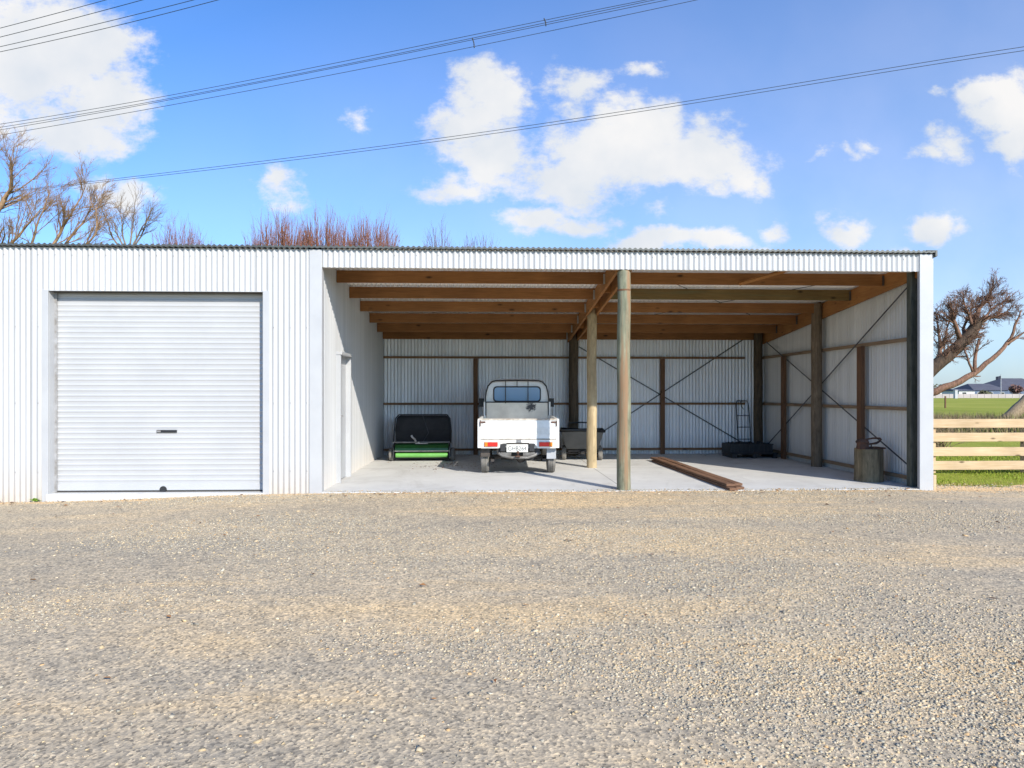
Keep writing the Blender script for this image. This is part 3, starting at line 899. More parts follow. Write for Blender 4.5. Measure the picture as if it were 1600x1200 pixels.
# ------------------------------------------------------------------ kei truck
def build_truck():
    t = empty('pickup_truck', (.573, 1.9, 0), math.radians(-2.0))
    tag(t, 'small old white pickup truck parked in the open bay, seen from behind', 'pickup truck')
    W = M['truck']
    # chassis
    mb = MB(); mb.box(-.36, -.29, .05, 3.0, .34, .44); mb.box(.29, .36, .05, 3.0, .34, .44); mb.box(-.36, .36, .06, .12, .34, .44); mb.box(-.36, .36, 1.2, 1.28, .34, .44)
    mb.tube([(-.55, .45, .27), (.55, .45, .27)], .035, 10); mb.lathe([(.05, -.09), (.10, -.04), (.10, .04), (.05, .09)], (.05, .45, .27), 'x', 14)
    mb.box(-.30, .0, .7, 1.2, .2, .36); mb.tube([(.22, .05, .30), (.22, .6, .28)], .045, 10)
    for s in (-1, 1): mb.box(s * .44 - .03, s * .44 + .03, .1, .9, .22, .26)
    mb.build('chassis', M['dark_steel'], t)
    # bed
    mb = MB(); mb.box(-.655, .655, .03, 1.86, .585, .62); mb.box(-.60, .60, .05, 1.86, .45, .585)
    for s in (-1, 1): mb.box(s * .665 - .025, s * .665 + .025, .005, .06, .46, .945)
    mb.build('cargo_bed', W, t, bevel=.006)
    for s in (-1, 1):
        mb = MB(); mb.box(s * .665 - .014, s * .665 + .014, .064, 1.85, .625, .93); mb.box(s * .665 - .022, s * .665 + .022, .064, 1.85, .932, .952)
        mb.build('side_gate', W, t, bevel=.004)
    # tailgate
    mb = MB(); mb.box(-.636, .636, .0, .022, .618, .93); mb.box(-.60, .60, -.006, .0, .66, .885)
    tg = mb.build('tailgate', W, t, bevel=.005)
    mb = MB()
    for z in (.70, .80): mb.box(-.56, .56, -.011, -.0065, z - .012, z + .012)
    mb.build('pressed_rib', W, tg, bevel=.004)
    MB().box(-.655, .655, -.014, .03, .932, .956).build('tailgate_rim', M['trim'], tg, bevel=.005)
    mb = MB(); mb.box(-.64, .64, -.010, .012, .606, .616); mb.build('tailgate_hinge', M['trim'], tg)
    for s in (-1, 1):
        mb = MB(); mb.box(s * .60 - .045, s * .60 + .045, -.018, -.0065, .885, .912); mb.tube([(s * .645, -.016, .83), (s * .645, -.016, .92)], .009, 6)
        mb.build('tailgate_latch', M['rust'], tg)
    MB().box(-.03, .05, -.014, .02, .555, .605).build('tailgate_catch', M['steel'], tg)
    # lower rear panel
    mb = MB()
    mb.prism([(-.66, .60), (-.66, .485), (-.63, .455), (-.33, .455), (-.27, .535), (.27, .535), (.33, .455), (.63, .455), (.66, .485), (.66, .60)], 'y', .0, .04)
    mb.build('rear_panel', W, t, bevel=.005)
    for s in (-1, 1):
        tl = MB().box(s * .462 - .118, s * .462 + .118, -.014, -.001, .482, .566).build('tail_light', M['trim'], t, bevel=.003)
        xo = s * .462 + s * .11; xm = s * .462 + s * .058; xi = s * .462 - s * .11
        MB().box(min(xo, xm), max(xo, xm), -.032, -.0145, .489, .559).build('amber_lens', M['amber'], tl, bevel=.004)
        MB().box(min(xm, xi) + .001, max(xm, xi) - .001, -.032, -.0145, .489, .559).build('red_lens', M['red'], tl, bevel=.004)
    # plate
    pl = MB().box(-.20, .16, -.022, -.016, .392, .522).build('number_plate', M['plate'], t, bevel=.002)
    cu = bpy.data.curves.new('plate_text', 'FONT'); cu.body = 'GHB264'; cu.size = .105; cu.align_x = 'CENTER'; cu.extrude = .001
    to = bpy.data.objects.new('tmp', cu); COL.objects.link(to); bpy.context.view_layer.update()
    me = bpy.data.meshes.new_from_object(to.evaluated_get(bpy.context.evaluated_depsgraph_get())); bpy.data.objects.remove(to)
    lt = bpy.data.objects.new('plate_lettering', me); COL.objects.link(lt); me.materials.append(M['ink'])
    lt.parent = pl; lt.location = (-.02, -.0235, .42); lt.rotation_euler = (math.pi / 2, 0, 0); lt.scale = (.85, 1, 1)
    MB().box(-.20, .18, -.012, .0, .525, .55).build('plate_lamp', M['dark_steel'], t, bevel=.004)
    for x in (-.26, .225): MB().box(x - .045, x + .045, -.02, .05, .40, .53).build('bump_stop', M['black_pl'], t, bevel=.008)
    # tow bar
    mb = MB(); mb.tube([(-.33, .03, .37), (-.27, -.0, .335), (-.12, -.02, .30), (.16, -.02, .30), (.27, 0, .335), (.33, .03, .37)], .026, 8)
    mb.box(-.30, -.12, -.0, .03, .33, .385); mb.box(.08, .28, -.0, .03, .33, .385)
    tb = mb.build('tow_bar', plain('grimy tow bar', (.20, .195, .185), (.09, .08, .07), .6, .3, 12), t, smooth=True)
    mb = MB(); mb.box(-.05, .03, -.10, -.02, .315, .335); mb.lathe([(.012, .0), (.012, .03), (.024, .045), (.026, .06), (.018, .078)], (-.01, -.075, .335), 'z', 12)
    mb.build('tow_ball', M['rust'], tb, smooth=True)
    # mud flaps
    f1 = MB().box(.485, .645, .13, .14, .265, .46).build('mud_flap', M['flap_pale'], t, bevel=.003); tag(f1, 'pale grey mud flap')
    f2 = MB().box(-.645, -.485, .13, .14, .30, .46).build('mud_flap', M['dark_steel'], t, bevel=.003); tag(f2, 'dark mud flap')
    # wheels
    def wheel(x, y):
        w = empty('wheel'); w.parent = t; w.location = (x, y, .262)
        mb = MB(); mb.lathe([(.165, -.066), (.215, -.07), (.245, -.066), (.259, -.05), (.262, -.02), (.255, -.018), (.255, -.012), (.262, -.01), (.262, .01), (.255, .012), (.255, .018), (.262, .02), (.259, .05), (.245, .066), (.215, .07), (.165, .066)], (0, 0, 0), 'x', 36)
        mb.build('tyre', M['dusty'] if y < 1 else M['rubber'], w, smooth=True)
        mb = MB(); mb.lathe([(.164, -.05), (.15, -.03), (.06, -.035), (.03, -.05), (.03, .05), (.06, .03), (.15, .03), (.164, .05)], (0, 0, 0), 'x', 24)
        mb.build('rim', M['steel'], w, smooth=True)
    for x in (-.575, .575): wheel(x, .45); wheel(x, 2.45)
    # cab
    def ring(y, zt, wt, wb=.655, zb=.42):
        q = [(-wb, zb), (-wb, .95), (-wb + .02, 1.12), (-(wt + .07), zt - .22), (-(wt + .025), zt - .09), (-(wt - .03), zt - .03), (-(wt - .12), zt - .004), (-.2, zt + .012)]
        q = q + [(-a, b) for a, b in q[::-1]]
        return [(a, y, b) for a, b in q]
    mb = MB(); mb.loft([ring(1.93, 1.605, .53), ring(1.955, 1.635, .54), ring(2.2, 1.665, .55), ring(2.75, 1.66, .55), ring(2.86, 1.61, .54), ring(3.05, 1.36, .56), ring(3.13, 1.20, .58), ring(3.18, 1.12, .58, .64), ring(3.21, 1.05, .55, .62, .46)])
    mb.build('cab', W, t, smooth=True)
    def rrect(x0, x1, z0, z1, r, n=5):
        pts = []
        for (cx, cz, a0) in ((x1 - r, z0 + r, -90), (x1 - r, z1 - r, 0), (x0 + r, z1 - r, 90), (x0 + r, z0 + r, 180)):
            for k in range(n + 1):
                a = math.radians(a0 + 90 * k / n); pts.append((cx + r * math.cos(a), cz + r * math.sin(a)))
        return pts
    seal = MB().prism(rrect(-.47, .47, 1.215, 1.525, .07), 'y', 1.915, 1.935).build('rear_window', M['rubglass'], t)
    MB().prism(rrect(-.445, .445, 1.24, 1.50, .055), 'y', 1.909, 1.9145).build('pane', M['glass'], seal)
    # headboard and guard
    MB().box(-.60, .60, 1.875, 1.90, .62, 1.20).build('headboard', M['headboard'], t, bevel=.004)
    for s in (-1, 1): MB().box(s * .635 - .02, s * .635 + .02, 1.86, 1.90, .62, 1.22).build('headboard_post', W, t, bevel=.004)
    mb = MB()
    arc = [(-.618, 1.87, .95), (-.618, 1.87, 1.30), (-.60, 1.87, 1.43), (-.57, 1.87, 1.53), (-.50, 1.87, 1.605), (-.42, 1.87, 1.632), (0, 1.87, 1.638)]
    arc = arc + [(-a, b, c) for a, b, c in arc[-2::-1]]
    mb.tube(arc, .0125, 8); mb.tube([(-.615, 1.868, 1.213), (.615, 1.868, 1.213)], .011, 8)
    for x in (-.225, .215): mb.tube([(x, 1.868, 1.19), (x, 1.868, 1.632)], .009, 6)
    mb.tube([(0, 1.868, 1.52), (0, 1.868, 1.632)], .009, 6)
    mb.build('window_guard', M['blk'], t, smooth=True)
    for s in (-1, 1):
        mb = MB(); mb.box(s * .74 - .055, s * .74 + .055, 2.93, 2.98, 1.10, 1.28); mb.tube([(s * .655, 2.98, 1.10), (s * .74, 2.96, 1.16)], .012, 6)
        mb.build('wing_mirror', M['black_pl'], t, bevel=.015)
    MB().box(-.02, .02, 1.7, 1.74, .62, .64)
    return t


build_truck()


# ------------------------------------------------------------------ lawn sweeper
def build_sweeper():
    t = empty('lawn_sweeper', (-1.28, 4.45, 0), math.radians(1))
    tag(t, 'green tow-behind lawn sweeper with a tall black fabric hopper, against the back wall', 'lawn sweeper')
    # hopper: leaning fabric bag
    mb = MB()
    mb.loft([[(-.56, .28, .34), (.56, .28, .34), (.56, .95, .30), (-.56, .95, .30)],
             [(-.575, .26, .62), (.575, .26, .62), (.57, 1.05, .60), (-.57, 1.05, .60)],
             [(-.55, .30, .86), (.55, .30, .86), (.55, 1.05, .84), (-.55, 1.05, .84)],
             [(-.50, .36, .925), (.50, .36, .925), (.50, 1.0, .90), (-.50, 1.0, .90)]])
    mb.build('hopper', M['black_fab'], t, bevel=.03)
    mb = MB()
    for s in (-1, 1): mb.tube([(s * .585, .05, .38), (s * .59, .24, .60), (s * .565, .26, .86), (s * .50, .30, .94)], .013, 6)
    mb.tube([(-.50, .30, .94), (.50, .30, .94)], .013, 6); mb.tube([(-.59, .22, .36), (.59, .22, .36)], .013, 6)
    mb.tube([(0, .2, .36), (.12, .255, .56), (.0, .27, .92)], .008, 6)
    mb.build('hopper_frame', M['blk'], t, smooth=True)
    # housing over the brush
    pr = []
    for k in range(13):
        a = math.radians(-35 + 200 * k / 12); pr.append((.05 - .19 * math.sin(a + math.pi / 2) * 1.0 if False else .06 - .20 * math.cos(a), .18 + .17 * math.sin(a)))
    mb = MB(); mb.prism([(-.115, .215), (-.10, .27), (-.05, .33), (.03, .355), (.12, .35), (.24, .31), (.24, .20)], 'x', -.545, .545)
    mb.build('brush_housing', M['green'], t, bevel=.01)
    MB().box(-.545, .545, -.128, -.112, .205, .222).build('housing_lip', M['steel'], t, bevel=.002)
    mb = MB(); mb.lathe([(.04, -.53), (.048, -.52), (.048, .52), (.04, .53)], (0, -.062, .125), 'x', 20); mb.build('front_roller', M['lime'], t, smooth=True)
    mb = MB(); mb.box(-.55, .55, -.03, .30, .045, .205); mb.build('brush', M['black_fab'], t)
    for s in (-1, 1): 
        mb = MB(); mb.prism([(-.16, .08), (-.14, .30), (.02, .38), (.26, .36), (.28, .08)], 'x', s * .565 - .012, s * .565 + .012); mb.build('end_plate', M['blk'], t, bevel=.004)
    mb = MB(); mb.tube([(-.60, -.02, .385), (.57, -.02, .385)], .014, 8); mb.build('frame_bar', M['steel'], t, smooth=True)
    for s in (-1, 1):
        w = empty('wheel'); w.parent = t; w.location = (s * .625, .06, .135)
        mb = MB(); mb.lathe([(.08, -.04), (.12, -.042), (.134, -.02), (.134, .02), (.12, .042), (.08, .04)], (0, 0, 0), 'x', 24); mb.build('tyre', M['dusty'], w, smooth=True)
        mb = MB(); mb.lathe([(.08, -.03), (.02, -.035), (.02, .035), (.08, .03)], (0, 0, 0), 'x', 16); mb.build('rim', M['steel'], w, smooth=True)
    mb = MB(); mb.tube([(-.12, -.04, .39), (-.14, -.05, .45), (-.19, -.06, .49), (-.21, -.06, .53)], .02, 8)
    mb.lathe([(.03, 0), (.03, .04)], (-.06, -.06, .36), 'z', 10); mb.box(-.13, .12, -.075, -.035, .355, .372)
    mb.build('hitch', M['zinc'], t, smooth=True)


build_sweeper()


# ------------------------------------------------------------------ garden cart
def build_cart():
    t = empty('garden_cart', (2.02, 4.45, 0), math.radians(-7))
    tag(t, 'dark grey plastic garden dump cart standing behind the tan middle pole', 'cart')
    def rr(hx, y0, y1, z, tilt=0): return [(-hx, y0, z), (hx, y0, z - tilt), (hx, y1, z), (-hx, y1, z + tilt)]
    mb = MB(); mb.loft([rr(.33, .02, .72, .23), rr(.44, -.06, .86, .60)], caps=False)
    mb.loft([rr(.425, -.045, .845, .60), rr(.32, .03, .71, .245)], caps=False); mb.f.append((0, 3, 2, 1)); k = len(mb.v); mb.f.append((k - 4, k - 3, k - 2, k - 1))
    mb.build('tub', M['grey_pl'], t, bevel=.012)
    mb = MB(); mb.tube([(-.455, -.08, .61), (.455, -.08, .605), (.455, .88, .605), (-.455, .88, .61)], .026, 8, closed=True); mb.build('tub_rim', M['black_pl'], t, smooth=True)
    mb = MB(); mb.box(-.30, .30, .06, .10, .16, .21); mb.box(-.30, .30, .60, .64, .16, .21); mb.box(-.05, .05, .06, .64, .17, .22); mb.tube([(-.36, .10, .135), (.36, .10, .135)], .014, 8); mb.tube([(-.36, .62, .135), (.36, .62, .135)], .014, 8)
    mb.box(-.03, .05, -.04, .06, .14, .20)
    mb.build('frame', M['dark_steel'], t, bevel=.004)
    for (x, y) in ((-.375, .10), (.375, .10), (-.375, .62), (.375, .62)):
        w = empty('wheel'); w.parent = t; w.location = (x, y, .135)
        mb = MB(); mb.lathe([(.075, -.042), (.12, -.045), (.135, -.02), (.135, .02), (.12, .045), (.075, .042)], (0, 0, 0), 'x', 24); mb.build('tyre', M['dusty'], w, smooth=True)
        mb = MB(); mb.lathe([(.075, -.03), (.02, -.04), (.02, .04), (.075, .03)], (0, 0, 0), 'x', 16); mb.build('rim', M['blk'], w, smooth=True)
    mb = MB(); mb.tube([(-.30, .75, .25), (-.30, .95, .60), (-.28, .98, .73), (.0, .99, .745), (.28, .98, .73), (.30, .95, .60), (.30, .75, .25)], .016, 8); mb.build('handle', M['blk'], t, smooth=True)


build_cart()


# ------------------------------------------------------------------ things at the back right
def build_corner():
    t = empty('plastic_pallet', (5.70, 5.02, 0), math.radians(0))
    tag(t, 'flat black plastic pallet on the floor under the black crate in the back corner', 'pallet')
    mb = MB(); mb.box(-.43, .56, -.28, .38, .085, .11); mb.build('deck', M['black_pl'], t, bevel=.006)
    for x in (-.42, .02, .46): MB().box(x, x + .09, -.28, .38, .0, .084).build('runner', M['black_pl'], t, bevel=.006)
    c = empty('plastic_crate', (5.70, 5.05, .111))
    tag(c, 'wide low black plastic crate heaped with dark lumps, on the black pallet', 'crate')
    mb = MB(); mb.box(-.46, .46, -.26, -.24, 0, .19); mb.box(-.46, .46, .24, .26, 0, .19); mb.box(-.46, -.44, -.24, .24, 0, .19); mb.box(.44, .46, -.24, .24, 0, .19); mb.box(-.44, .44, -.24, .24, 0, .02)
    for k in range(12): mb.box(-.44 + k * .08, -.42 + k * .08, -.272, -.2602, .01, .17)
    mb.box(-.475, .475, -.275, -.262, .17, .195)
    mb.build('crate_body', M['black_pl'], c, bevel=.003)
    n = 60; vs = []; mb = MB()
    for k in range(46):
        x, y = random.uniform(-.41, .41), random.uniform(-.21, .2); r = random.uniform(.03, .055)
        mb.lathe([(r * .3, -r), (r * .9, -r * .5), (r, 0), (r * .8, r * .6), (r * .25, r)], (x, y, .165 + random.uniform(-.01, .02)), 'z', 7)
    mb.build('crate_contents', M['black_fab'], c)['kind'] = 'stuff'
    # sack trolley leaning on the back wall
    h = empty('hand_truck', (5.87, 5.62, 0))
    tag(h, 'tall thin black sack trolley leaning on the back wall beside the corner pole', 'hand truck')
    mb = MB()
    mb.tube([(-.145, -.02, .10), (-.145, .10, .9), (-.14, .15, 1.17), (-.11, .16, 1.215), (.11, .16, 1.215), (.14, .15, 1.17), (.145, .10, .9), (.145, -.02, .10)], .013, 8)
    for z in (.35, .62, .88): mb.tube([(-.145, -.02 + .15 * (z - .1), z), (.145, -.02 + .15 * (z - .1), z)], .010, 6)
    mb.tube([(-.03, .16, 1.21), (-.02, .12, 1.08), (.02, .1, 1.02)], .008, 6)
    mb.build('frame', M['blk'], h, smooth=True)
    MB().box(-.16, .16, -.2, -.02, .02, .03).build('toe_plate', M['blk'], h)
    for s in (-1, 1):
        mb = MB(); mb.lathe([(.04, -.03), (.09, -.03), (.10, 0), (.09, .03), (.04, .03)], (s * .19, .05, .10), 'x', 18); mb.build('wheel', M['rubber'], h, smooth=True)


build_corner()


def build_stump():
    t = empty('tree_stump', (6.07, .92, 0))
    tag(t, 'round sawn timber stump used as a stand by the right wall', 'stump')
    rings = []
    for (z, s) in ((0, 1.02), (.05, 1.0), (.25, .985), (.5, .99), (.512, .975)):
        rings.append([((.21 + .008 * math.sin(3 * a + 1) + .005 * math.sin(7 * a)) * s * math.cos(a), (.21 + .008 * math.sin(3 * a + 1)) * s * math.sin(a), z) for a in [2 * math.pi * k / 40 for k in range(40)]])
    mb = MB(); mb.loft(rings); mb.build('log', M['stump'], t, smooth=True)
    v = empty('metal_vice', (6.05, .85, .512), math.radians(6))
    tag(v, 'dark rusty workshop vice with a looped bar on top of the stump', 'vice')
    mb = MB(); mb.box(-.07, .22, -.07, .07, .0, .025); mb.box(.0, .14, -.05, .05, .0255, .035); mb.build('base_plate', M['rust'], v, bevel=.006)
    mb = MB(); mb.loft([[(-.21, -.06, .0), (-.06, -.06, .0), (-.06, .06, .0), (-.21, .06, .0)], [(-.20, -.05, .08), (-.05, -.05, .08), (-.05, .05, .08), (-.20, .05, .08)], [(-.22, -.06, .11), (-.05, -.06, .11), (-.05, .06, .11), (-.22, .06, .11)], [(-.19, -.05, .155), (-.08, -.05, .155), (-.08, .05, .155), (-.19, .05, .155)]])
    mb.build('fixed_jaw', M['rust'], v, bevel=.01)
    mb = MB(); mb.tube([(-.06, 0, .15), (.05, 0, .168), (.17, 0, .165), (.19, 0, .15), (.155, 0, .115), (.11, 0, .09), (.02, 0, .078), (-.06, 0, .075)], [.013, .014, .014, .013, .016, .02, .015, .014], 8)
    mb.tube([(.02, 0, .03), (.02, 0, .085)], .009, 6)
    mb.build('looped_bar', M['rust'], v, smooth=True)


build_stump()


def build_planks():
    Y0, L = -.05, 4.25
    specs = [(3.53, 0.0, .004, 0.0, -.06, 'lower reddish brown board on the left of the stack on the concrete'),
             (3.665, .004, .0, 0.0, .05, 'lower reddish brown board on the right of the stack on the concrete'),
             (3.54, 0.0, .003, .04, .10, 'upper reddish brown board on the left of the stack on the concrete'),
             (3.672, 0.0, -.004, .04, .14, 'upper reddish brown board on the right of the stack on the concrete')]
    for (x, b, sk, z, dy, lab) in specs:
        mb = MB(); n = 8
        rings = []
        for k in range(n + 1):
            y = L * k / n; zz = .004 * math.sin(k * 1.1 + x * 9)*.6 + .003
            rings.append([(-.06, y, zz), (.06, y, zz), (.06, y, zz + .034), (-.06, y, zz + .034)])
        mb.loft(rings)
        o = mb.build('timber_board', M['plank'], None, bevel=.003, loc=(x, Y0 + dy, z + .002))
        o.rotation_euler = (0, 0, math.radians(.9) + sk)
        tag(o, lab, 'board', 'timber boards stacked on the shed floor')


build_planks()


# ------------------------------------------------------------------ rail fence on the right
def build_fence():
    t = empty('rail_fence', (6.75, 2.35, 0))
    tag(t, 'new pale pine rail fence with four boards right of the shed', 'fence')
    zs = (.845, .592, .338, .085)
    for i, z in enumerate(zs):
        for (a, b) in (((-.2, 1.0), (1.003, 9)) if i == 3 else ((-.2, 9),)):
            z0 = z + .004 * math.sin(i * 2 + a)
            MB().box(a, b, -.022, .022, z0 - .0785, z0 + .0785).build('rail', M['fence'], t, bevel=.004)
    for x in (1.32, 3.1, 4.9, 6.7, 8.5):
        mb = MB(); mb.box(x - .06, x + .06, .024, .15, -.3, .90); mb.build('post', M['fence'], t, bevel=.008)


build_fence()


# ------------------------------------------------------------------ trees
BK = {}
def bark(name, c1, c2, sc=(6, 6, 1.2)):
    if name not in BK: BK[name] = plain(name, c1, c2, .85, 0, 5, sc, .4, 12, spec=.15)
    return BK[name]


def rvec(s): return Vector((random.gauss(0, s), random.gauss(0, s), random.gauss(0, s)))


TWIG = .0046
def branch(mb, p, d, L, r, seg, wob, up, n, rend=.35):
    pts = [p.copy()]; rad = [r]; d = d.normalized(); q = p.copy(); dirs = [d.copy()]
    for k in range(seg):
        d = (d + rvec(wob) + Vector((0, 0, up))).normalized()
        q = q + d * (L / seg); pts.append(q.copy()); rad.append(r * (1 - (1 - rend) * (k + 1) / seg)); dirs.append(d.copy())
    mb.tube(pts, rad, n, caps=False)
    return pts, rad, dirs


SUB = [7, 7]
def sprout(mb, pts, rad, dirs, n, L, spread, up, depth, rk, lo=.2):
    for _ in range(n):
        t = random.uniform(lo, 1.0) * (len(pts) - 1); i = min(int(t), len(pts) - 2); f = t - i
        p = pts[i].lerp(pts[i + 1], f); r = rad[i] * rk
        perp = rvec(1.0); dd = dirs[i]; perp = (perp - dd * perp.dot(dd)).normalized()
        d = (dd + perp * spread * random.uniform(.6, 1.3)).normalized()
        l = L * random.uniform(.55, 1.15) * (1.15 - .45 * t / (len(pts) - 1))
        P2 = branch(mb, p, d, l, min(max(r, TWIG), .03), 4 if depth else 3, .12, up, 4 if depth > 0 else 3, .4)
        if depth > 0: sprout(mb, *P2, {2: SUB[0], 1: SUB[1]}.get(depth, 5), l * .62, spread, up, depth - 1, rk, .12)


def bare_tree(base, limbs, barkm, label, twigs=(9, 2), L=1.5, spread=.6, up=.10, name='bare_tree', group='bare winter trees behind the shed', rk=.42, trunkm=None):
    """limbs: list of (list of world points, r0, r1, n_sprouts)"""
    t = empty(name, base); tag(t, label, 'tree', group)
    off = Vector(base)
    tr = MB(); cr = MB()
    for i, (pts, r0, r1, ns) in enumerate(limbs):
        pts = [Vector(p) - off for p in pts]
        # subdivide with slight wobble
        q = [pts[0]]
        for a, b in zip(pts[:-1], pts[1:]):
            m = 3
            for k in range(1, m + 1):
                v = a.lerp(b, k / m)
                if k < m: v = v + rvec(.02 * (b - a).length)
                q.append(v)
        n = len(q); rad = [r0 + (r1 - r0) * k / (n - 1) for k in range(n)]
        dirs = [(q[min(k + 1, n - 1)] - q[max(k - 1, 0)]).normalized() for k in range(n)]
        (tr if i == 0 else cr).tube(q, rad, 9 if r0 > .05 else 6)
        if ns: sprout(cr, q, rad, dirs, ns, L, spread, up, twigs[1], rk, .25 if i else .5)
    tr.build('trunk', trunkm or barkm, t, smooth='all'); cr.build('crown', barkm, t, smooth='all')
    return t


def build_trees():
    tan = bark('tan bark', (.36, .22, .12), (.22, .145, .09))
    grey = bark('grey brown bark', (.26, .20, .15), (.16, .12, .09))
    red = bark('red shoot bark', (.30, .115, .055), (.16, .085, .07))
    brown = bark('dull red brown bark', (.21, .125, .095), (.13, .08, .062))
    pale = bark('pale willow bark', (.36, .27, .17), (.20, .145, .09))
    dark = bark('willow bark with painted shade', (.045, .032, .024), (.10, .068, .045))  # bark darkened to paint in the shade of the twigs
    Y = 15.0
    def G(px, Yd): v = P(px, 600, Yd); return (v.x, Yd, -.17)
    # big tree at the left edge
    b = G(-60, Y)
    L1 = [([b, P(-50, 480, Y), P(-45, 400, Y)], .28, .2, 0),
          ([P(-48, 420, Y), P(-5, 330, Y + .3), P(18, 295, Y + .3), P(20, 258, Y)], .13, .02, 16),
          ([P(-48, 440, Y), P(0, 400, Y - .5), P(30, 368, Y - .6), P(65, 325, Y - .5)], .09, .015, 14),
          ([P(-48, 420, Y), P(-40, 320, Y + 1), P(-30, 250, Y + 1)], .14, .02, 14),
          ([P(-48, 430, Y), P(-80, 330, Y), P(-120, 230, Y)], .14, .02, 10)]
    bare_tree(b, L1, tan, 'tallest bare orange barked tree at the far left above the roof', (9, 2), 1.7, .6, .05, 'tree')
    b = G(40, Y + 1)
    L2 = [([b, P(50, 480, Y + 1), P(60, 420, Y + 1)], .24, .16, 0),
          ([P(58, 430, Y + 1), P(85, 380, Y + 1), P(108, 340, Y + 1), P(134, 290, Y + 1)], .08, .012, 16),
          ([P(58, 440, Y + 1), P(100, 385, Y + 1.4), P(128, 350, Y + 1.6), P(146, 318, Y + 1.6)], .07, .012, 16),
          ([P(58, 440, Y + 1), P(120, 400, Y + .6), P(150, 365, Y + .4), P(150, 320, Y + .4)], .06, .012, 13),
          ([P(58, 430, Y + 1), P(50, 380, Y + .6), P(62, 340, Y + .6), P(78, 300, Y + .6)], .06, .012, 13)]
    bare_tree(b, L2, tan, 'bare tan barked tree with long limbs leaning right, second from the left', (9, 2), 1.35, .55, .05, 'tree')
    b = G(200, Y + 4)
    L3 = [([b, P(200, 450, Y + 4), P(200, 395, Y + 4)], .2, .12, 0)]
    for (x1, x2, yt) in ((175, 160, 330), (192, 188, 315), (205, 212, 312), (220, 238, 325), (185, 168, 345), (215, 246, 345)):
        L3.append(([P(200, 400, Y + 4), P(x1, 370, Y + 4), P((x1 + x2) / 2, 345, Y + 4 + random.uniform(-.5, .5)), P(x2, yt, Y + 4)], .04, .008, 18))
    bare_tree(b, L3, grey, 'small rounded grey bare tree, third from the left above the roof', (8, 1), 1.0, .6, .05, 'tree')
    # red coppiced willows
    def pollard(px, top, w, n, Yd, lab, mat, fall=.5):
        b = G(px, Yd); hd = P(px, 440, Yd)
        t = empty('coppiced_tree', b); tag(t, lab, 'tree', 'bare winter trees behind the shed')
        off = Vector(b); tr = MB(); cr = MB()
        tr.tube([Vector((0, 0, 0)), (hd - off) * .5, hd - off], [.3, .24, .3], 10)
        sc = (Yd - CAM.y) / F_PX
        for k in range(int(n * 2.1)):
            u = random.uniform(-1, 1)
            s = hd - off + Vector((u * w * sc * .8, random.uniform(-.8, .8), random.uniform(-.6, .5)))
            tp = .99 * (440 - top) * sc * (1 - fall * u * u) * random.uniform(.62, 1.04) - (s.z - (hd - off).z)
            d = Vector((u * .22, random.uniform(-.15, .15), 1))
            if tp < .3: continue
            r = random.uniform(.012, .026)
            a = branch(cr, s, d, tp, r, 6, .05, .05, 4, .25)
            sprout(cr, *a, random.randint(5, 9), .8, .4, .12, 0, .55, .3)
        tr.build('trunk', mat, t, smooth='all'); cr.build('crown', mat, t, smooth='all')
    pollard(285, 345, 45, 55, Y + 8, 'low thicket of thin red shoots between the grey tree and the wide red willow', red)
    pollard(440, 332, 50, 100, Y + 9, 'left half of the wide red shooted willows above the corner flashing', red)
    pollard(510, 328, 48, 95, Y + 9.6, 'middle red shooted willow, tallest of the red willows above the roof', red)
    pollard(580, 338, 44, 85, Y + 9, 'right hand red shooted willow at the right end of the wide red clump', red)
    pollard(688, 345, 18, 16, Y + 10, 'thin sparse dark bare tree standing apart right of the red willows', brown)
    pollard(745, 365, 34, 16, Y + 10, 'rightmost faint bare twigs behind the roof left of the front pole', brown)
    # gnarled willow right of the shed
    Y = 8.2
    b = G(1412, Y)
    LW = [([b, P(1415, 640, Y), P(1432, 600, Y), P(1460, 573, Y), P(1490, 548, Y), P(1518, 520, Y), P(1530, 500, Y)], .21, .13, 68),
          ([P(1425, 625, Y), P(1462, 612, Y - .2), P(1500, 596, Y - .3), P(1532, 576, Y - .3), P(1560, 552, Y - .3), P(1580, 528, Y - .2), P(1590, 500, Y - .2), P(1596, 484, Y - .2)], .11, .012, 7),
          ([P(1574, 538, Y - .2), P(1588, 528, Y - .2), P(1600, 519, Y - .2)], .045, .015, 3),
          ([P(1520, 512, Y), P(1530, 480, Y + .2), P(1545, 466, Y + .2), P(1552, 446, Y + .2)], .07, .02, 26),
          ([P(1500, 530, Y), P(1490, 500, Y - .2), P(1484, 478, Y - .2)], .07, .02, 24),
          ([P(1528, 505, Y), P(1550, 495, Y), P(1575, 488, Y)], .05, .012, 26),
          ([P(1520, 515, Y), P(1513, 490, Y), P(1504, 465, Y)], .05, .012, 26),
          ([P(1470, 565, Y), P(1468, 530, Y), P(1462, 492, Y)], .06, .012, 30),
          ([P(1500, 540, Y), P(1511, 500, Y + .3), P(1522, 470, Y + .3)], .05, .012, 26),
          ([P(1532, 502, Y), P(1556, 478, Y + .2), P(1574, 470, Y + .2)], .04, .01, 22),
          ([P(1455, 580, Y), P(1478, 530, Y + .4), P(1486, 475, Y + .4)], .05, .01, 26),
          ([P(1520, 582, Y - .3), P(1512, 560, Y - .3), P(1507, 545, Y - .2)], .03, .02, 3),
          ([P(1522, 582, Y - .3), P(1524, 555, Y - .2), P(1530, 530, Y - .2)], .05, .03, 4)]
    SUB[:] = [6, 4]
    bare_tree(b, LW, bark('willow bark', (.27, .15, .10), (.10, .06, .042)), 'gnarled bare willow with a thick dark leaning limb right of the shed', (9, 2), .50, .8, .05, 'tree', 'willows right of the shed', .35, dark)
